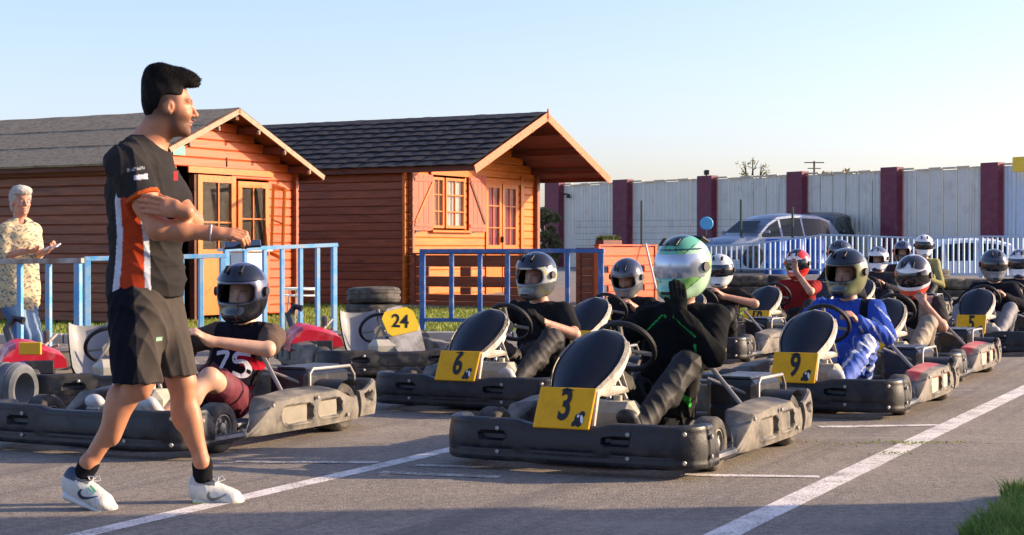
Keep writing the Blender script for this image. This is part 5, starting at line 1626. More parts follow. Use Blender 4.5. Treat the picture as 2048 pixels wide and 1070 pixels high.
# little yellow tab on the left kart
p = at(60, 697, 11.0); b = MB(); b.box((0, 0, 0), (.15, .02, .085), ch=.006)
MAT['orange_yellow'] = M('orange_yellow_tab', (.85, .42, .01), .4, var=.05)
tp = setprops(b.build('plate', MAT['orange_yellow'], loc=p), 'small bright yellow plate above the red engine cover at the left edge', 'plate')
# grey tyre lying at the left edge
p = at(28, 812, 10.3); o = link('tyre', tyre_mesh(.17, .24), None, (p.x-.03, p.y, .17), (R(90), 0, R(72))); o.data.materials[0] = M('grey_scrubbed_tyre', (.07, .078, .088), .8, dust=(.15, .16, .17), damt=.5)
setprops(o, 'grey scrubbed kart tyre at the left edge in front of the blue pod', 'tyre')

def strip(pts, w):
    """flat ribbon along 2D points with a width, as (u,v) vertices and faces"""
    pts = [V(*p) for p in pts]; v = []; f = []
    for i, p in enumerate(pts):
        d = pts[min(i+1, len(pts)-1)]-pts[max(0, i-1)]; d = d/(np.linalg.norm(d)+1e-9); n = V(-d[1], d[0])
        ww = w[i] if hasattr(w, '__len__') else w
        v += [p+n*ww/2, p-n*ww/2]
    for i in range(len(pts)-1): f.append((2*i, 2*i+1, 2*i+3, 2*i+2))
    return v, f
def smoothline(pts, n=6):
    out = []
    P = [pts[0]]+list(pts)+[pts[-1]]
    for i in range(1, len(P)-2):
        p0, p1, p2, p3 = [V(*q) for q in P[i-1:i+3]]
        for k_ in range(n):
            t = k_/n; out.append(.5*((2*p1)+(-p0+p2)*t+(2*p0-5*p1+4*p2-p3)*t*t+(-p0+3*p1-3*p2+p3)*t**3))
    out.append(V(*pts[-1])); return out
from mathutils.bvhtree import BVHTree
def print_on(target, name, origin, U, Vv, Dn, vf, mat, parent, off=.003):
    """flat print laid onto the surface of a garment: each corner is dropped onto the cloth"""
    bv = BVHTree.FromPolygons([v.co for v in target.data.vertices], [p.vertices for p in target.data.polygons])
    O = Vector(origin); U = Vector(U).normalized(); Vv = Vector(Vv).normalized(); Dn = Vector(Dn).normalized(); vs = []
    b = MB()
    for v, f in vf:
        vv = []
        for q in v:
            s_ = O+U*q[0]+Vv*q[1]-Dn*.3; hit = bv.ray_cast(s_, Dn)
            vv.append((hit[0] if hit[0] is not None else O+U*q[0]+Vv*q[1])-Dn*off)
        b.add(vv, f)
    return b.build(name, mat, parent)

def jerseyA(P):
    c = np.tile(np.array((.012, .011, .018)), (len(P), 1)); x, y, z = P[:, 0], P[:, 1], P[:, 2]
    slv = np.abs(y-.11) > .165; c[slv] = (.11, .075, .058)
    r_ = (y > .13) & (y < .25) & (z < .50-.9*(y-.13)) & (z > .40-.5*(y-.13)); c[r_] = (.42, .012, .03)
    c[(z < .26) & (y > .08)] = (.45, .02, .05)
    return c
def overA(t, L):
    top = [o for o in t.children if o.name.startswith('top')][0]
    seven = [strip(smoothline([(-.12, .060), (-.03, .066), (-.05, 0), (-.075, -.08)], 8), .028)]
    five = [strip(smoothline([(.12, .068), (.035, .064), (.030, .012), (.085, .016), (.11, -.03), (.08, -.078), (.02, -.065)], 6), .028)]
    arcs = [strip([(x_, .105-.8*x_*x_-.012), (x_+.004, .105-.8*x_*x_+.012)], .006) for x_ in (-.075, -.062, -.035, -.02, .0, .012, .035, .05, .07)]
    arcs += [strip([(x_, .105-.8*x_*x_+s_*.011), (x_+.016, .105-.8*x_*x_+s_*.011)], .005) for x_, s_ in ((-.08, 1), (-.035, 1), (-.035, -1), (.0, 0), (.035, 1), (.05, -1))]
    print_on(top, 'number', (-.12, .13, .425), (0, 1, 0), (-.25, 0, 1), (-.97, -.05, -.25), [(np.array(v)*.86-V(.02, 0), f) for v, f in seven+five], MAT['jersey_w'], top)
    print_on(top, 'lettering', (-.12, .12, .44), (0, 1, 0), (-.25, 0, 1), (-.97, -.05, -.25), arcs, MAT['jersey_w'], top)
MAT['jersey_w'] = M('jersey_print', (.60, .60, .68), .8, var=.1)
driver('bare-armed driver in a dark 75 jersey and dark blue helmet, behind the walking man', kA, lean=(.02, .11, -.075), yaw=12, pitch=4, helmet=p_navy, visor='up', sleeve='short', topfn=jerseyA, leglen='short',
       legs=(.16, .03, .045), res=.0075, armL=(V(-.10, .44, .49), V(.12, .20, .545), V(.5, -.35, .45), V(.5, -.6, .1)), knee=(V(.20, .27, .345), V(.24, -.24, .37)), over=overA, hscale=1.13, wr=.004, skin=(.62, .36, .24))
def suit3(P):
    c = np.tile(np.array((.008, .009, .010)), (len(P), 1)); x, y, z = P[:, 0], P[:, 1], P[:, 2]
    l = (np.abs(z-.70+.9*np.abs(np.abs(y-.12)-.08)) < .0035) & (np.abs(y-.12) > .06) & (z > .60); c[l] = (.04, .50, .10)
    l2 = (np.abs(y-.40-.10*np.sin(z*9)) < .006) & (z > .44) & (z < .56); c[l2] = (.05, .55, .12)
    return c
def legs3(P):
    c = np.tile(np.array((.028, .026, .024)), (len(P), 1)); x, y, z = P[:, 0], P[:, 1], P[:, 2]
    l = (np.abs(z-.30-.5*(x-.0)) < .012) & (y > .22) & (x > -.16) & (x < .04); c[l] = (.06, .62, .08)
    return c
driver('driver in a black and green suit touching the green and white helmet, in kart 3', k3, lean=(.05, .12, .055), yaw=-14, pitch=4, helmet=p_green, visor='mirror', sleeve='long', topfn=suit3, legfn=legs3,
       glove=(.012, .014, .012), res=.0075, armL=(V(-.06, .38, .50), V(.01, .225, .715), V(-.12, -.14, 1), V(-.85, -.5, .1)), curlL=(.15, .25, .25), knee=(V(.03, .27, .46), V(.12, -.20, .44)), hscale=1.13, wr=.006, spoiler=True, shoes=(.03, .03, .03))
driver('driver in a black T-shirt with a silver patterned helmet, in kart 6', k6, lean=(0, -.04, -.02), yaw=-8, pitch=6, helmet=p_silver, visor='up', sleeve='short', top=(.018, .017, .018), res=.010, glove=(.015, .015, .016), hscale=1.10,
       legs=(.035, .032, .03), knee=(V(.06, .25, .44), V(.12, -.22, .42)), wr=.005)
driver('driver in black with a dark silver helmet bowed forward, behind kart 6', kB, lean=(.03, -.03, -.065), yaw=0, pitch=24, helmet=p_dsilver, visor='none', sleeve='short', top=(.014, .014, .016), res=.012, hscale=1.08)
driver('driver with a plain white helmet and bare arm, seen behind the green and white helmet', kW, lean=(0, 0, -.04), yaw=10, pitch=8, helmet=p_plain((.62, .64, .62)), visor='dark', sleeve='short', top=(.02, .015, .015), res=.013, hscale=1.08,
       armL=(V(-.02, .46, .52), V(.14, .18, .60), V(.5, -.25, .5), V(.5, -.6, .1)))
driver('driver raising a hand to the red and white helmet, in kart 10', k10, lean=(0, -.02, .005), yaw=-5, pitch=14, helmet=p_redwhite, visor='dark', sleeve='short', top=(.25, .02, .02), res=.014, hscale=1.08,
       armL=(V(.02, .22, .58), V(.0, .05, .80), V(-.1, -.2, .9), V(-.8, -.2, .1)), curlL=(.2, .3, .3))
def suit9(P):
    c = np.tile(np.array((.035, .085, .42)), (len(P), 1)); x, y, z = P[:, 0], P[:, 1], P[:, 2]
    c[(np.abs(y-.13) < .026) & (z > .40)] = (.012, .013, .02)
    s_ = (np.sin((z*.8+y*.9-x*.5)*60) > .90) & (y > .20); c[s_] = (.45, .50, .62)
    return c
def legs9(P):
    c = np.tile(np.array((.04, .10, .45)), (len(P), 1)); s_ = np.sin((P[:, 2]*.6+P[:, 1]*1.1+P[:, 0]*.7)*44) > .72; c[s_] = (.48, .53, .66); return c
driver('driver in a bright blue suit with an olive and black helmet, in kart 9', k9, lean=(0, 0, 0), yaw=-10, pitch=6, helmet=p_olive, visor='up', sleeve='long', topfn=suit9, legfn=legs9, res=.009, hscale=1.12, wr=.007,
       knee=(V(.04, .22, .40), V(.10, -.22, .42)))
def vestX(P):
    c = np.tile(np.array((.012, .012, .013)), (len(P), 1)); y, z = P[:, 1], P[:, 2]
    c[(np.abs(y-.14) < .05) & (z > .30)] = (.30, .27, .23); c[np.abs(y) > .20] = (.035, .033, .034); return c
driver('driver in a black and grey top looking down, red-trimmed white helmet, behind kart 9', kX, lean=(.03, .03, -.05), yaw=-4, pitch=22, helmet=p_whitered, visor='dark', sleeve='short', topfn=vestX, legs=(.30, .25, .19), res=.011, hscale=1.16,
       armL=(V(-.05, .33, .40), V(-.02, .18, .60), V(-.2, -.4, .5), V(-.8, -.3, .1)))
driver('driver in a dark jacket and grey trousers with a dark glossy helmet, in kart 5', k5, lean=(0, 0, 0), yaw=18, pitch=10, helmet=p_dsilver, visor='dark', sleeve='long', top=(.014, .015, .02), legs=(.22, .22, .24), res=.013, hscale=1.10)
driver('driver cut off by the right edge, in a pale blue-white helmet', kE, lean=(0, 0, 0), yaw=0, pitch=10, helmet=p_whitecool, visor='dark', sleeve='long', top=(.02, .02, .03), res=.015, hscale=1.1)
driver('far driver in a silver grey helmet directly behind the olive helmet', f1, lean=(0, 0, .09), yaw=0, pitch=8, helmet=p_dsilver, visor='none', sleeve='long', top=(.03, .03, .035), res=.016, hscale=1.2)
driver('far driver in a white and grey helmet with a dark top vent', f2, lean=(0, 0, .03), yaw=-6, pitch=8, helmet=p_whitecool, visor='none', sleeve='long', top=(.04, .04, .045), res=.016, hscale=1.12, spoiler=True)
driver('far driver in a small dark blue helmet between two white helmets', f3, lean=(0, 0, .12), yaw=10, pitch=8, helmet=p_navy, visor='none', sleeve='long', top=(.05, .03, .03), res=.017, hscale=1.08)
driver('far driver in a plain white helmet sitting highest of all', f4, lean=(0, 0, .20), yaw=15, pitch=8, helmet=p_plain((.80, .80, .78)), visor='dark', sleeve='long', top=(.30, .28, .12), res=.017, hscale=1.2)
# ------------------------------------------------------------------ the walking man
MD = 6.72
def Mp(px, py, dy=0.0):
    D = MD+dy; return V((px-1024)*D/F, D, H-(py-500)*D/F)
man = thing('person', 'young man in black, white and orange team shirt and dark shorts, walking', 'person', (Mp(300, 500)[0], MD, 0))
OFF = V(man.location.x, man.location.y, 0)
def mv(p): return p-OFF
def P_(px, py, dy=0.0): return mv(Mp(px, py, dy))
fdir = V(math.cos(R(-22)), math.sin(R(-22)), 0); side_ = V(-fdir[1], fdir[0], 0)
# head
hc = P_(341, 217, -.01); hk = .93
hR = Rbasis((math.cos(R(12)), math.sin(R(12)), -.05))
torso = [ecap(P_(291, 610), P_(292, 560), side_, (.155, .115), (.150, .112), .03), ecap(P_(292, 560), P_(294, 400, -.01), side_, (.150, .110), (.170, .125), .04),
         ecap(P_(294, 400, -.01), P_(281, 330, -.01), side_, (.165, .118), (.150, .088), .04), ecap(P_(281, 330, -.01), P_(294, 292, 0), side_, (.140, .080), (.07, .06), .04)]
shR_, shL_ = P_(254, 330, -.185), P_(306, 336, .165)
elR_, wrR_ = P_(315, 458, -.25), P_(428, 467, -.22)
elL_, wrL_ = P_(384, 444, -.05), P_(368, 424, -.27)
clav = [cone(P_(290, 318, 0), shR_, .075, .060, .04), cone(P_(296, 320, 0), shL_, .070, .050, .04)]
upR = [cone(shR_, elR_, .054, .040, .03), ell((shR_*.45+elR_*.55)+V(.010, 0, .0), (.049, .047, .07), None, .03), ell(shR_, (.066, .062, .066), None, .03)]
upL = [cone(shL_, elL_, .055, .042, .03), ell(shL_, (.062, .06, .062), None, .03)]
foR = [ecap(elR_, elR_*.6+wrR_*.4, (0, 1, 0), (.038, .041), (.035, .038), .03), cone(elR_*.6+wrR_*.4, wrR_, .037, .0255, .03)]
foL = [cone(elL_, wrL_, .038, .027, .03)]
hndR = hand_prims(wrR_, (1, -.05, -.02), (.0, .55, -.85), (.1, .85, .5), (.35, .95, .6), .98, (.35, .3))
hndL = hand_prims(wrL_+V(-.004, -.016, .004), (-.95, -.16, .20), (-.1, .97, -.1), (.1, .15, 1), (.10, .30, .35), 1.0, (.22, .1), .16)
hipR, knR, anR = P_(272, 612, -.09), P_(277, 762, -.12), P_(176, 930, -.09)
hipL, knL, anL = P_(312, 612, .08), P_(361, 765, .08), P_(404, 930, .09)
def legp(h_, k_, a_, back):
    m_ = k_*.68+a_*.32
    return [cone(h_, k_, .090, .053, .03), ell(k_+V(.012, -.0, .004), (.050, .050, .052), None, .03), ell(k_+V(.020, -.012, -.045), (.030, .030, .030), None, .02), cone(k_, a_, .046, .032, .03), ell(m_+back, (.043, .046, .090), None, .03),
            ell(a_+V(0, -.018, .01), (.030, .028, .035), None, .02), ell(k_*.5+a_*.5, (.037, .039, .09), None, .03)]
bkR = V(-.026, .0, .006); bkL = V(-.028, 0, .0)
heelR, ballR = P_(150, 975, -.10), P_(212, 1000, -.12)
heelL, ballL = P_(405, 985, .09), P_(462, 987, .10)
foot = [ecap(heelR*.8+ballR*.2+V(0, 0, -.004), ballR+V(0, 0, -.006), (0, 1, 0), (.026, .026), (.028, .012), .02), cone(anR, heelR*.85+ballR*.15, .032, .024, .02), ecap(heelL*.8+ballL*.2+V(0, 0, -.006), ballL+V(0, 0, -.008), (0, 1, 0), (.026, .022), (.028, .012), .02), cone(anL, heelL*.85+ballL*.15, .032, .024, .02)]
neck_b = P_(300, 292, 0)
neck = [cone(hc+hR @ V(-.018, 0, -.05), neck_b, .050, .058, .03), cone(hc+hR @ V(-.040, 0, -.03), P_(286, 292, 0), .046, .056, .03), cone(hc+hR @ V(.0, .02, -.085), P_(318, 302, .0), .022, .018, .02)]
body = torso+clav+upR+upL+foR+foL+hndR+hndL+legp(hipR, knR, anR, bkR)+legp(hipL, knL, anL, bkL)+foot+neck+head_prims(hc, hR, hk)
tan = (.54, .225, .110)
fc = face_colour(tan, hc, hR, hk, stubble=.72, fade=.80)
def man_skin(P):
    c = fc(P)
    # nails and warmer knuckles
    for h_ in (hndR, hndL):
        for p in h_[-14:]:
            if p[0] == 'c' and p[3] < .0085:
                d = np.linalg.norm(P-p[2], axis=1); c *= (1-.25*np.exp(-(d/.010)**2))[:, None]
    return c
SKIN('body', body, .0045, MAT['skin'], man, man_skin)
# shirt
hem = P_(291, 588)
sl = shR_+(elR_-shR_)*.52
axR = (elR_-shR_)/np.linalg.norm(elR_-shR_)
sh = [cone(shR_, sl, .080, .074, .03), cone(shL_, shL_+(elL_-shL_)*.60, .074, .066, .03), rbox(shR_+axR*.262, (.12, .12, .10), Rbasis(np.cross(axR, V(0, 1, 0)), axR), .002, .006, -1)]
sh += grow(torso[:1], .030)+grow(torso[1:3], .018)+[ecap(P_(281, 330, -.01), P_(292, 300, 0), side_, (.155, .092), (.09, .072), .04)]+grow(clav, .016)
sh += [cone(P_(303, 297, 0), hc+hR @ V(-.015, 0, -.06), .071, .062, .010, -1), rbox(P_(290, 640), (.4, .4, .094), None, .002, .006, -1)]
black_s = (.032, .029, .029)
def pxy(P):
    D = P[:, 1]+OFF[1]; return (P[:, 0]+OFF[0])*F/D+1024, 500-(P[:, 2]-H)*F/D
sidev = side_
def shirt_col(P):
    c = np.tile(np.array(black_s), (len(P), 1)).astype(float)
    X, Y = pxy(P)
    arm_d = np.linalg.norm(np.cross(P-shR_, axR), axis=1); t_ = (P-shR_) @ axR
    on_arm = (arm_d < .088) & (t_ > .015) & (Y < 396) & (P[:, 1] < -.10)
    near = ((P @ sidev) < .0) & (P[:, 1] < .02) & ~on_arm
    cx = np.interp(Y, [360, 400, 470, 520, 590], [246, 258, 266, 266, 263]); hw = np.interp(Y, [365, 400, 470, 590], [3, 17, 20, 26]); ww = np.interp(Y, [365, 400, 590], [8, 11, 13])
    w_ = near & (np.abs(X-cx) < hw+ww) & (Y > 368); c[w_] = (.60, .62, .68)
    o_ = near & (np.abs(X-cx) < hw) & (Y > 382); c[o_] = (.50, .058, .018)
    lo = on_arm | ((arm_d < .095) & (t_ > .11) & (Y < 405) & (P[:, 1] < -.08))
    band = lo & (t_ > .148); c[band] = (.60, .11, .025)
    r_ = on_arm & (np.abs(X-282) < 14) & (np.abs(Y-354-(X-282)*-.12) < 5) & (P[:, 1] < -.2); c[r_] = (.62, .64, .70)
    tt = on_arm & (np.abs(X-273) < 17) & (np.abs(Y-338-(X-273)*-.16) < 2.6) & (np.sin(X*1.9) > -.35) & (P[:, 1] < -.2); c[tt] = (.42, .42, .46)
    # a small red mark on the chest
    m_ = (np.abs(X-352) < 4) & (np.abs(Y-352) < 9) & ~on_arm; c[m_] = (.45, .03, .03)
    return c
shirt = SKIN('shirt', sh, .0045, MAT['cloth'], man, shirt_col, wrinkle(.0055, 25, 1.3, ((.5, .2, 1), (1, .3, .35), (-.7, .4, .8))))
b = MB(); pts = []
# shorts
rx = [ecap(P_(291, 588), P_(292, 650), side_, (.160, .120), (.172, .130), .03),
      ecap(hipR+V(0, 0, .02), P_(273, 758, -.11), (1, 0, 0), (.112, .105), (.098, .098), .03), ecap(hipL+V(0, 0, .02), P_(353, 744, .08), (1, 0, 0), (.110, .105), (.082, .095), .03),
      rbox(P_(273, 850, -.11), (.25, .17, .168), None, .002, .004, -1), rbox(P_(390, 832, .10), (.155, .12, .170), None, .002, .004, -1), rbox(P_(291, 520), (.3, .3, .090), None, .002, .006, -1)]
def short_col(P):
    c = np.tile(np.array((.072, .060, .052)), (len(P), 1)); X, Y = pxy(P)
    m_ = (P[:, 1] < -.1) & (X < 268+.05*(Y-600)) & (X > 200); c[m_] = (.012, .012, .018)
    g = (np.abs(X-318) < 6) & (np.abs(Y-678) < 4) & (P[:, 1] < 0); c[g] = (.30, .50, .36)
    return c
SKIN('shorts', rx, .0050, MAT['cloth'], man, short_col, wrinkle(.0060, 24, 4.1, ((.7, .3, 1), (1, .2, .6), (-.9, .3, .5))))
# hair
def HE(p, r, kk=.02, op=1): return ell(hc+hR @ (V(*p)*hk), V(*r)*hk, hR, kk, op)
def HC(a, b_, r0, r1, kk=.02, op=1): return cone(hc+hR @ (V(*a)*hk), hc+hR @ (V(*b_)*hk), r0*hk, r1*hk, kk, op)
hair = [HE((-.026, 0, .055), (.102, .083, .092)), HC((-.055, 0, .118), (.070, 0, .110), .068, .046, .03), HE((-.060, .0, .132), (.055, .062, .054), .03), HE((.015, 0, .128), (.088, .057, .048), .04), HC((.045, 0, .122), (.092, 0, .130), .032, .012, .02),
        HE((-.080, 0, .012), (.038, .058, .062)),
        rbox(hc+hR @ (V(.128, 0, -.012)*hk), V(.078, .13, .112)*hk, hR, .02, .012, -1), rbox(hc+hR @ (V(.045, 0, -.062)*hk), V(.085, .13, .112)*hk, hR, .02, .012, -1), rbox(hc+hR @ (V(-.1, 0, -.13)*hk), V(.12, .13, .09)*hk, hR, .012, .010, -1)]
def hairwr(x, y, z):
    q = np.stack([x, y, z], 1)-hc
    q = q @ hR
    return .0012*np.sin(q[:, 2]*70+q[:, 0]*90+2*np.sin(q[:, 1]*60))
def strands(obj, n, flow, length, width, mat, parent, name='strands'):
    me = obj.data; nv = len(me.vertices); co = np.empty(nv*3); me.vertices.foreach_get('co', co); co = co.reshape(-1, 3)
    no = np.empty(nv*3); me.vertices.foreach_get('normal', no); no = no.reshape(-1, 3)
    k = rng.integers(0, nv, n); p = co[k]-no[k]*.002; fl = flow(p); fl = fl+rng.normal(0, .22, (n, 3)); fl -= no[k]*np.sum(fl*no[k], 1)[:, None]*.8
    fl = fl/(np.linalg.norm(fl, axis=1)[:, None]+1e-9); L = length(p)[:, None]*rng.uniform(.5, 1.2, (n, 1))
    d0 = fl*.8+no[k]*.45; e1 = p+d0*L*.5; e2 = p+fl*L+no[k]*L*.16
    sd = np.cross(fl, no[k]); sd /= np.linalg.norm(sd, axis=1)[:, None]+1e-9; sd *= width
    v = np.stack([p-sd, p+sd, e1+sd*.8, e1-sd*.8, e2], 1).reshape(-1, 3); b_ = np.arange(n)*5
    m_ = bpy.data.meshes.new(name); m_.from_pydata(v.tolist(), [], np.stack([b_, b_+1, b_+2, b_+3], 1).tolist()+np.stack([b_+3, b_+2, b_+4], 1).tolist()); m_.materials.append(mat)
    return link(name, m_, parent)
hair_o = SKIN('hair', hair, .0035, MAT['hair'], man, None, hairwr)
def hflow(p):
    q = (p-hc) @ hR; top = sstep(.08, .13, q[:, 2])[:, None]
    lo = np.tile(V(-.35, 0, -1), (len(p), 1)); up = np.stack([np.ones(len(p)), q[:, 1]*1.5, .25-q[:, 0]*2.5], 1)
    return (lo*(1-top)+up*top) @ hR.T
def hlen(p):
    q = (p-hc) @ hR; return .005+.013*sstep(.07, .14, q[:, 2])
strands(hair_o, 14000, hflow, hlen, .0009, MAT['hair'], hair_o)
# loose tips of the quiff
b = MB()
for i in range(150):
    y_ = random.uniform(-.045, .045); x_ = random.uniform(-.08, .12); z_ = .165-.35*max(0, x_-.02)+random.uniform(-.02, .006)
    p0_ = hc+hR @ (V(x_, y_, z_-.01)*hk); p1_ = hc+hR @ (V(x_+random.uniform(.010, .024), y_*1.1, z_+random.uniform(-.004, .010))*hk)
    b.tube([p0_, (p0_+p1_)/2+V(0, 0, .004), p1_], [.0022, .0018, .0006], 4)
b.build('hair_tips', MAT['hair'], man)
# socks, shoes
for (an, he, ball, ft_n, toe, up_) in ((anR, heelR, ballR, 'R', P_(228, 1007, -.12), None), (anL, heelL, ballL, 'L', P_(480, 992, .10), None)):
    kn_ = knR if ft_n == 'R' else knL
    SKIN('sock', [cone(an+(kn_-an)*.012, an, .0375, .037, .02), cone(an, he*.55+an*.45, .038, .042, .02)], .005, MAT['cloth'], man, flat((.012, .012, .013)))
    d = toe-he; d[1] *= .5; d /= np.linalg.norm(d); Rf = Rbasis(d); L_ = np.linalg.norm(toe-he)
    def T(x, y, z): return he+Rf @ V(x, y, z)
    up = [ell(T(-.010, 0, .014), (.050, .044, .060), Rf, .03), ell(T(-.040, 0, .038), (.018, .026, .034), Rf, .02), ecap(T(.03, 0, .004), T(.125, 0, -.012), Rf[:, 1], (.044, .046), (.051, .033), .03), ecap(T(.125, 0, -.018), T(L_-.005, .004, -.026), Rf[:, 1], (.051, .031), (.042, .021), .03),
          ecap(T(.03, 0, .03), T(.10, 0, .012), Rf[:, 1], (.026, .020), (.026, .014), .02),
          ell(an*.55+he*.45+Rf @ V(.008, 0, .025), (.030, .028, .05), Rf, .012, -1), rbox(T(.1, 0, -.075), (.3, .2, .030), Rf, .002, .004, -1)]
    sole = [ecap(T(-.016, 0, -.040), T(.06, 0, -.046), Rf[:, 1], (.048, .022), (.040, .016), .02), ecap(T(.06, 0, -.046), T(.14, 0, -.048), Rf[:, 1], (.038, .014), (.049, .013), .02), ecap(T(.14, 0, -.048), T(L_+.002, .004, -.046), Rf[:, 1], (.049, .013), (.034, .010), .02),
            rbox(T(.1, 0, -.088), (.3, .2, .030), Rf, .002, .003, -1)]
    def up_c(P, he=he, Rf=Rf, n_=ft_n):
        q = (P-he) @ Rf; c = np.tile(np.array((.58, .58, .54) if n_ == 'R' else (.64, .64, .57)), (len(P), 1))
        c[(q[:, 0] < .0) & (q[:, 2] > .030)] = (.05, .07, .11) if n_ == 'R' else (.45, .45, .43)
        c[(np.abs(np.sin(q[:, 0]*95+q[:, 2]*60)) < .16) & (q[:, 0] > .06)] *= .72
        c[(q[:, 0] > .17)] *= .86; c[(q[:, 0] > .0) & (q[:, 0] < .05) & (q[:, 2] > .036)] = (.06, .07, .09)
        return c
    s_ob = SKIN('shoe', up, .004, MAT['shoe'], man, up_c, wrinkle(.0008, 90, 1))
    def sole_c(P, he=he, Rf=Rf, n_=ft_n):
        q = (P-he) @ Rf; c = np.tile(np.array((.62, .63, .62)), (len(P), 1))
        c[q[:, 2] < -.056] = (.12, .13, .14)
        if n_ == 'L': c[(q[:, 0] < .07) & (q[:, 2] < -.034)] = (.66, .68, .20)
        return c
    SKIN('sole', sole, .004, MAT['shoe'], s_ob, sole_c)
    # curved dark mark on the side, laces
    sw = smoothline([(.035, .012), (.030, -.006), (.045, -.020), (.07, -.012), (.105, .010)], 6)
    ww = [.004+.010*math.sin(math.pi*min(1, i/len(sw)*1.15)) for i in range(len(sw))]
    o2 = T(0, 0, 0); sc_ = 1.0
    col_ = MAT['navy_mark'] if 'navy_mark' in MAT else MAT.setdefault('navy_mark', M('navy_mark', (.02, .04, .09), .5, var=.05))
    if ft_n == 'L': col_ = MAT.setdefault('grey_mark', M('grey_mark', (.16, .17, .17), .5, var=.05))
    print_on(s_ob, 'side_mark', o2, Rf @ V(1, 0, 0), Rf @ V(0, 0, 1), (0, 1, 0), [strip(sw, ww)], col_, s_ob, .002)
    b = MB()
    for j in range(5):
        x_ = .052+.014*j; zt = .046-.011*j
        b.tube([T(x_, -.028, zt-.012), T(x_+.004, -.012, zt), T(x_+.006, .012, zt), T(x_, .028, zt-.012)], .0028, 6)
    b.tube([T(.050, -.006, .046), T(.040, -.03, .066), T(.062, -.034, .075), T(.056, -.004, .050)], .0025, 6)
    b.tube([T(.050, .004, .046), T(.066, .02, .074), T(.085, .008, .060), T(.056, 0, .048)], .0025, 6)
    b.build('laces', MAT['whitep'], s_ob, True)
    if ft_n == 'R':
        print_on(s_ob, 'side_mark', o2, Rf @ V(1, 0, 0), Rf @ V(0, 0, 1), (0, 1, 0), [strip([(.055, .026), (.085, .012)], .006), strip([(.06, .036), (.092, .022)], .004)], MAT.setdefault('green_mark', M('green_mark', (.03, .30, .16), .5, var=.05)), s_ob, .002)
# bracelet and phone
b = MB(); w0 = wrR_-V(.012, 0, -.001); ax2 = (wrR_-elR_)/np.linalg.norm(wrR_-elR_); u2 = np.cross(ax2, V(0, 1, 0)); u2 /= np.linalg.norm(u2); v2_ = np.cross(ax2, u2)
b.tube([w0+(u2*math.cos(a)+v2_*math.sin(a))*.0315 for a in [2*math.pi*i/24 for i in range(24)]], .0035, 6, closed=True)
b.build('bracelet', MAT['whitep'], man, True)
b = MB(); b.box((0, 0, 0), (.145, .070, .010), ch=.003)
ph = setprops(b.build('phone', MAT['visor_dark'], loc=Mp(485, 489, -.20), rot=(R(20), R(-4), R(10))), 'dark phone held flat in the walking man\'s right hand', 'phone')

# ------------------------------------------------------------------ the woman behind the barrier
WD = 14.9
def Wp(px, py, dy=0.0):
    D = WD+dy; return V((px-1024)*D/F, D, H-(py-500)*D/F)
wo = thing('person', 'white-haired woman in a pale patterned blouse and jeans behind the left barrier', 'person', (Wp(40, 500)[0], WD, 0))
WO = V(wo.location.x, WD, 0)
def Q_(px, py, dy=0.0): return Wp(px, py, dy)-WO
wc = Q_(43, 404, -.03); wR = Rbasis((.62, -.78, -.05))
wf = V(.62, -.78, 0)/np.linalg.norm(V(.62, -.78, 0)); ws_ = V(-wf[1], wf[0], 0)
wt_ = [ecap(Q_(38, 600), Q_(38, 540), ws_, (.165, .125), (.150, .115), .04), ecap(Q_(38, 540), Q_(40, 478), ws_, (.150, .115), (.155, .125), .04), ecap(Q_(40, 478), Q_(40, 455), ws_, (.155, .12), (.12, .08), .04)]
wsr, wsl = Q_(12, 462, -.10), Q_(66, 462, .10)
wer, wwr = Q_(8, 512, -.14), Q_(48, 503, -.22)
wel, wwl = Q_(74, 510, .0), Q_(92, 502, -.16)
wh1 = hand_prims(wwr, (.9, -.2, 0), (0, .5, .9), (0, -1, .3), (.4, .5, .3), .9); wh2 = hand_prims(wwl, (.7, -.5, .25), (-.3, 0, .9), (-.5, .5, .3), (.5, .6, .3), .9)
wlegs = [cone(Q_(28, 610, -.05), Q_(46, 672, -.06), .090, .062, .03), cone(Q_(46, 672, -.06), Q_(62, 722, -.02), .06, .045, .03), cone(Q_(50, 610, .05), Q_(66, 672, .02), .090, .062, .03), cone(Q_(66, 672, .02), Q_(88, 720, .04), .06, .045, .03)]
wfeet = [ecap(Q_(62, 724, -.02), Q_(74, 730, -.12), (1, 0, 0), (.04, .035), (.04, .025), .02), ecap(Q_(88, 723, .04), Q_(104, 729, -.04), (1, 0, 0), (.04, .035), (.04, .025), .02)]
SKIN('body', wt_+[cone(wsr, wer, .048, .04), cone(wer, wwr, .038, .026), cone(wsl, wel, .048, .04), cone(wel, wwl, .038, .026), cone(wsr, wsl, .05, .05, .04)]+wh1+wh2+wlegs+wfeet+head_prims(wc, wR, 1.0, Q_(40, 450)), .009, MAT['skin'], wo, face_colour((.58, .25, .16), wc, wR, 1.0))
def blouse(P):
    n_ = np.sin(P[:, 0]*70+4*np.sin(P[:, 2]*50))*np.sin(P[:, 2]*64+3*np.sin(P[:, 0]*45)); c = two((.62, .50, .30), (.16, .17, .17), sstep(.25, .55, n_)); return c
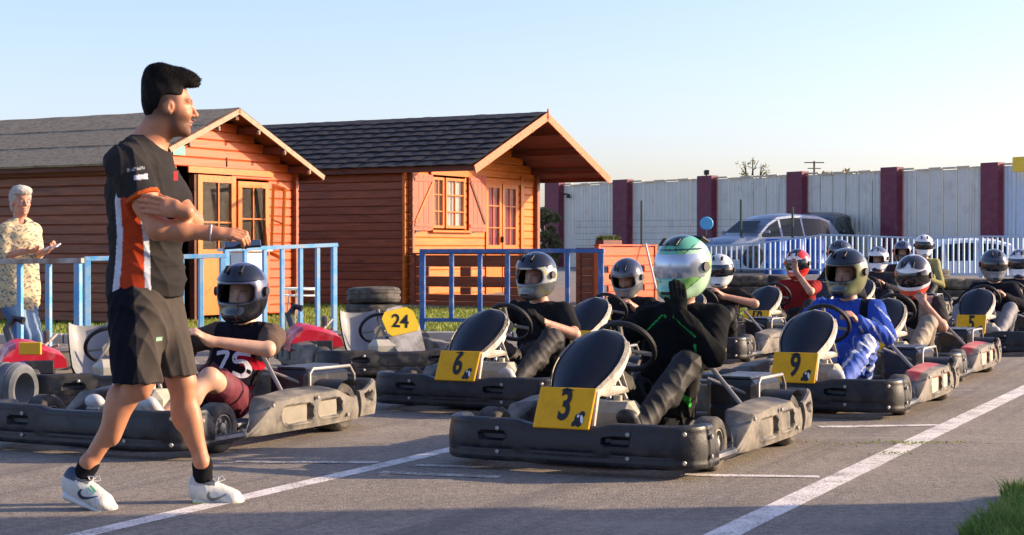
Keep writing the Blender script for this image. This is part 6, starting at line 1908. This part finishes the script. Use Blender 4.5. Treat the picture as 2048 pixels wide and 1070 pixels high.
SKIN('blouse', grow(wt_, .022)+[cone(wsr, wer, .075, .075), cone(wsl, wel*.9+wsl*.1, .075, .07), cone(wsr, wsl, .066, .066, .04), ecap(Q_(38, 560), Q_(40, 584), ws_, (.175, .14), (.185, .15), .03), ell(Q_(42, 448, -.03), (.05, .06, .05), None, .012, -1)], .010, MAT['cloth'], wo, blouse, wrinkle(.007, 22, 3))
SKIN('jeans', grow(wlegs, .016)+[ecap(Q_(38, 612), Q_(38, 590), ws_, (.16, .12), None, .03)], .011, MAT['cloth'], wo, lambda P: two((.07, .14, .28), (.24, .34, .46), .5+.5*np.sin(P[:, 2]*14+P[:, 0]*20)), wrinkle(.006, 24, 2))
for f_ in wfeet: SKIN('shoe', grow([f_], .01), .01, MAT['shoe'], wo, flat((.08, .12, .25)))
def WE(p, r, kk=.02, op=1): return ell(wc+wR @ V(*p), V(*r), wR, kk, op)
SKIN('hair', [WE((-.03, 0, .055), (.108, .092, .10)), WE((.03, 0, .105), (.075, .08, .045)), WE((-.06, 0, -.02), (.055, .078, .08)), rbox(wc+wR @ V(.12, 0, -.03), (.085, .14, .11), wR, .02, .01, -1), rbox(wc+wR @ V(.03, 0, -.12), (.07, .14, .10), wR, .02, .01, -1)], .007, MAT['hair_white'], wo, None, wrinkle(.003, 70, 2))
wh_ = [o for o in wo.children if o.name.startswith('hair')][0]
strands(wh_, 4000, lambda p: np.tile(V(-.2, .2, -1), (len(p), 1)), lambda p: np.full(len(p), .03), .0022, MAT['hair_white'], wh_)
b = MB(); b.box((0, 0, 0), (.16, .075, .010), ch=.003); setprops(b.build('phone', MAT['whitep'], loc=Wp(104, 494, -.20), rot=(R(25), R(-12), R(-25))), 'small white phone held by the white-haired woman', 'phone')
# dark glasses brow
b = MB()
for s_ in (1, -1):
    b.tube([wc+wR @ V(.098+.004*math.cos(a), s_*.031+.020*math.cos(a), .008+.014*math.sin(a)) for a in [2*math.pi*i/14 for i in range(14)]], .0018, 5, closed=True)
b.build('glasses', MAT['black'], wo)
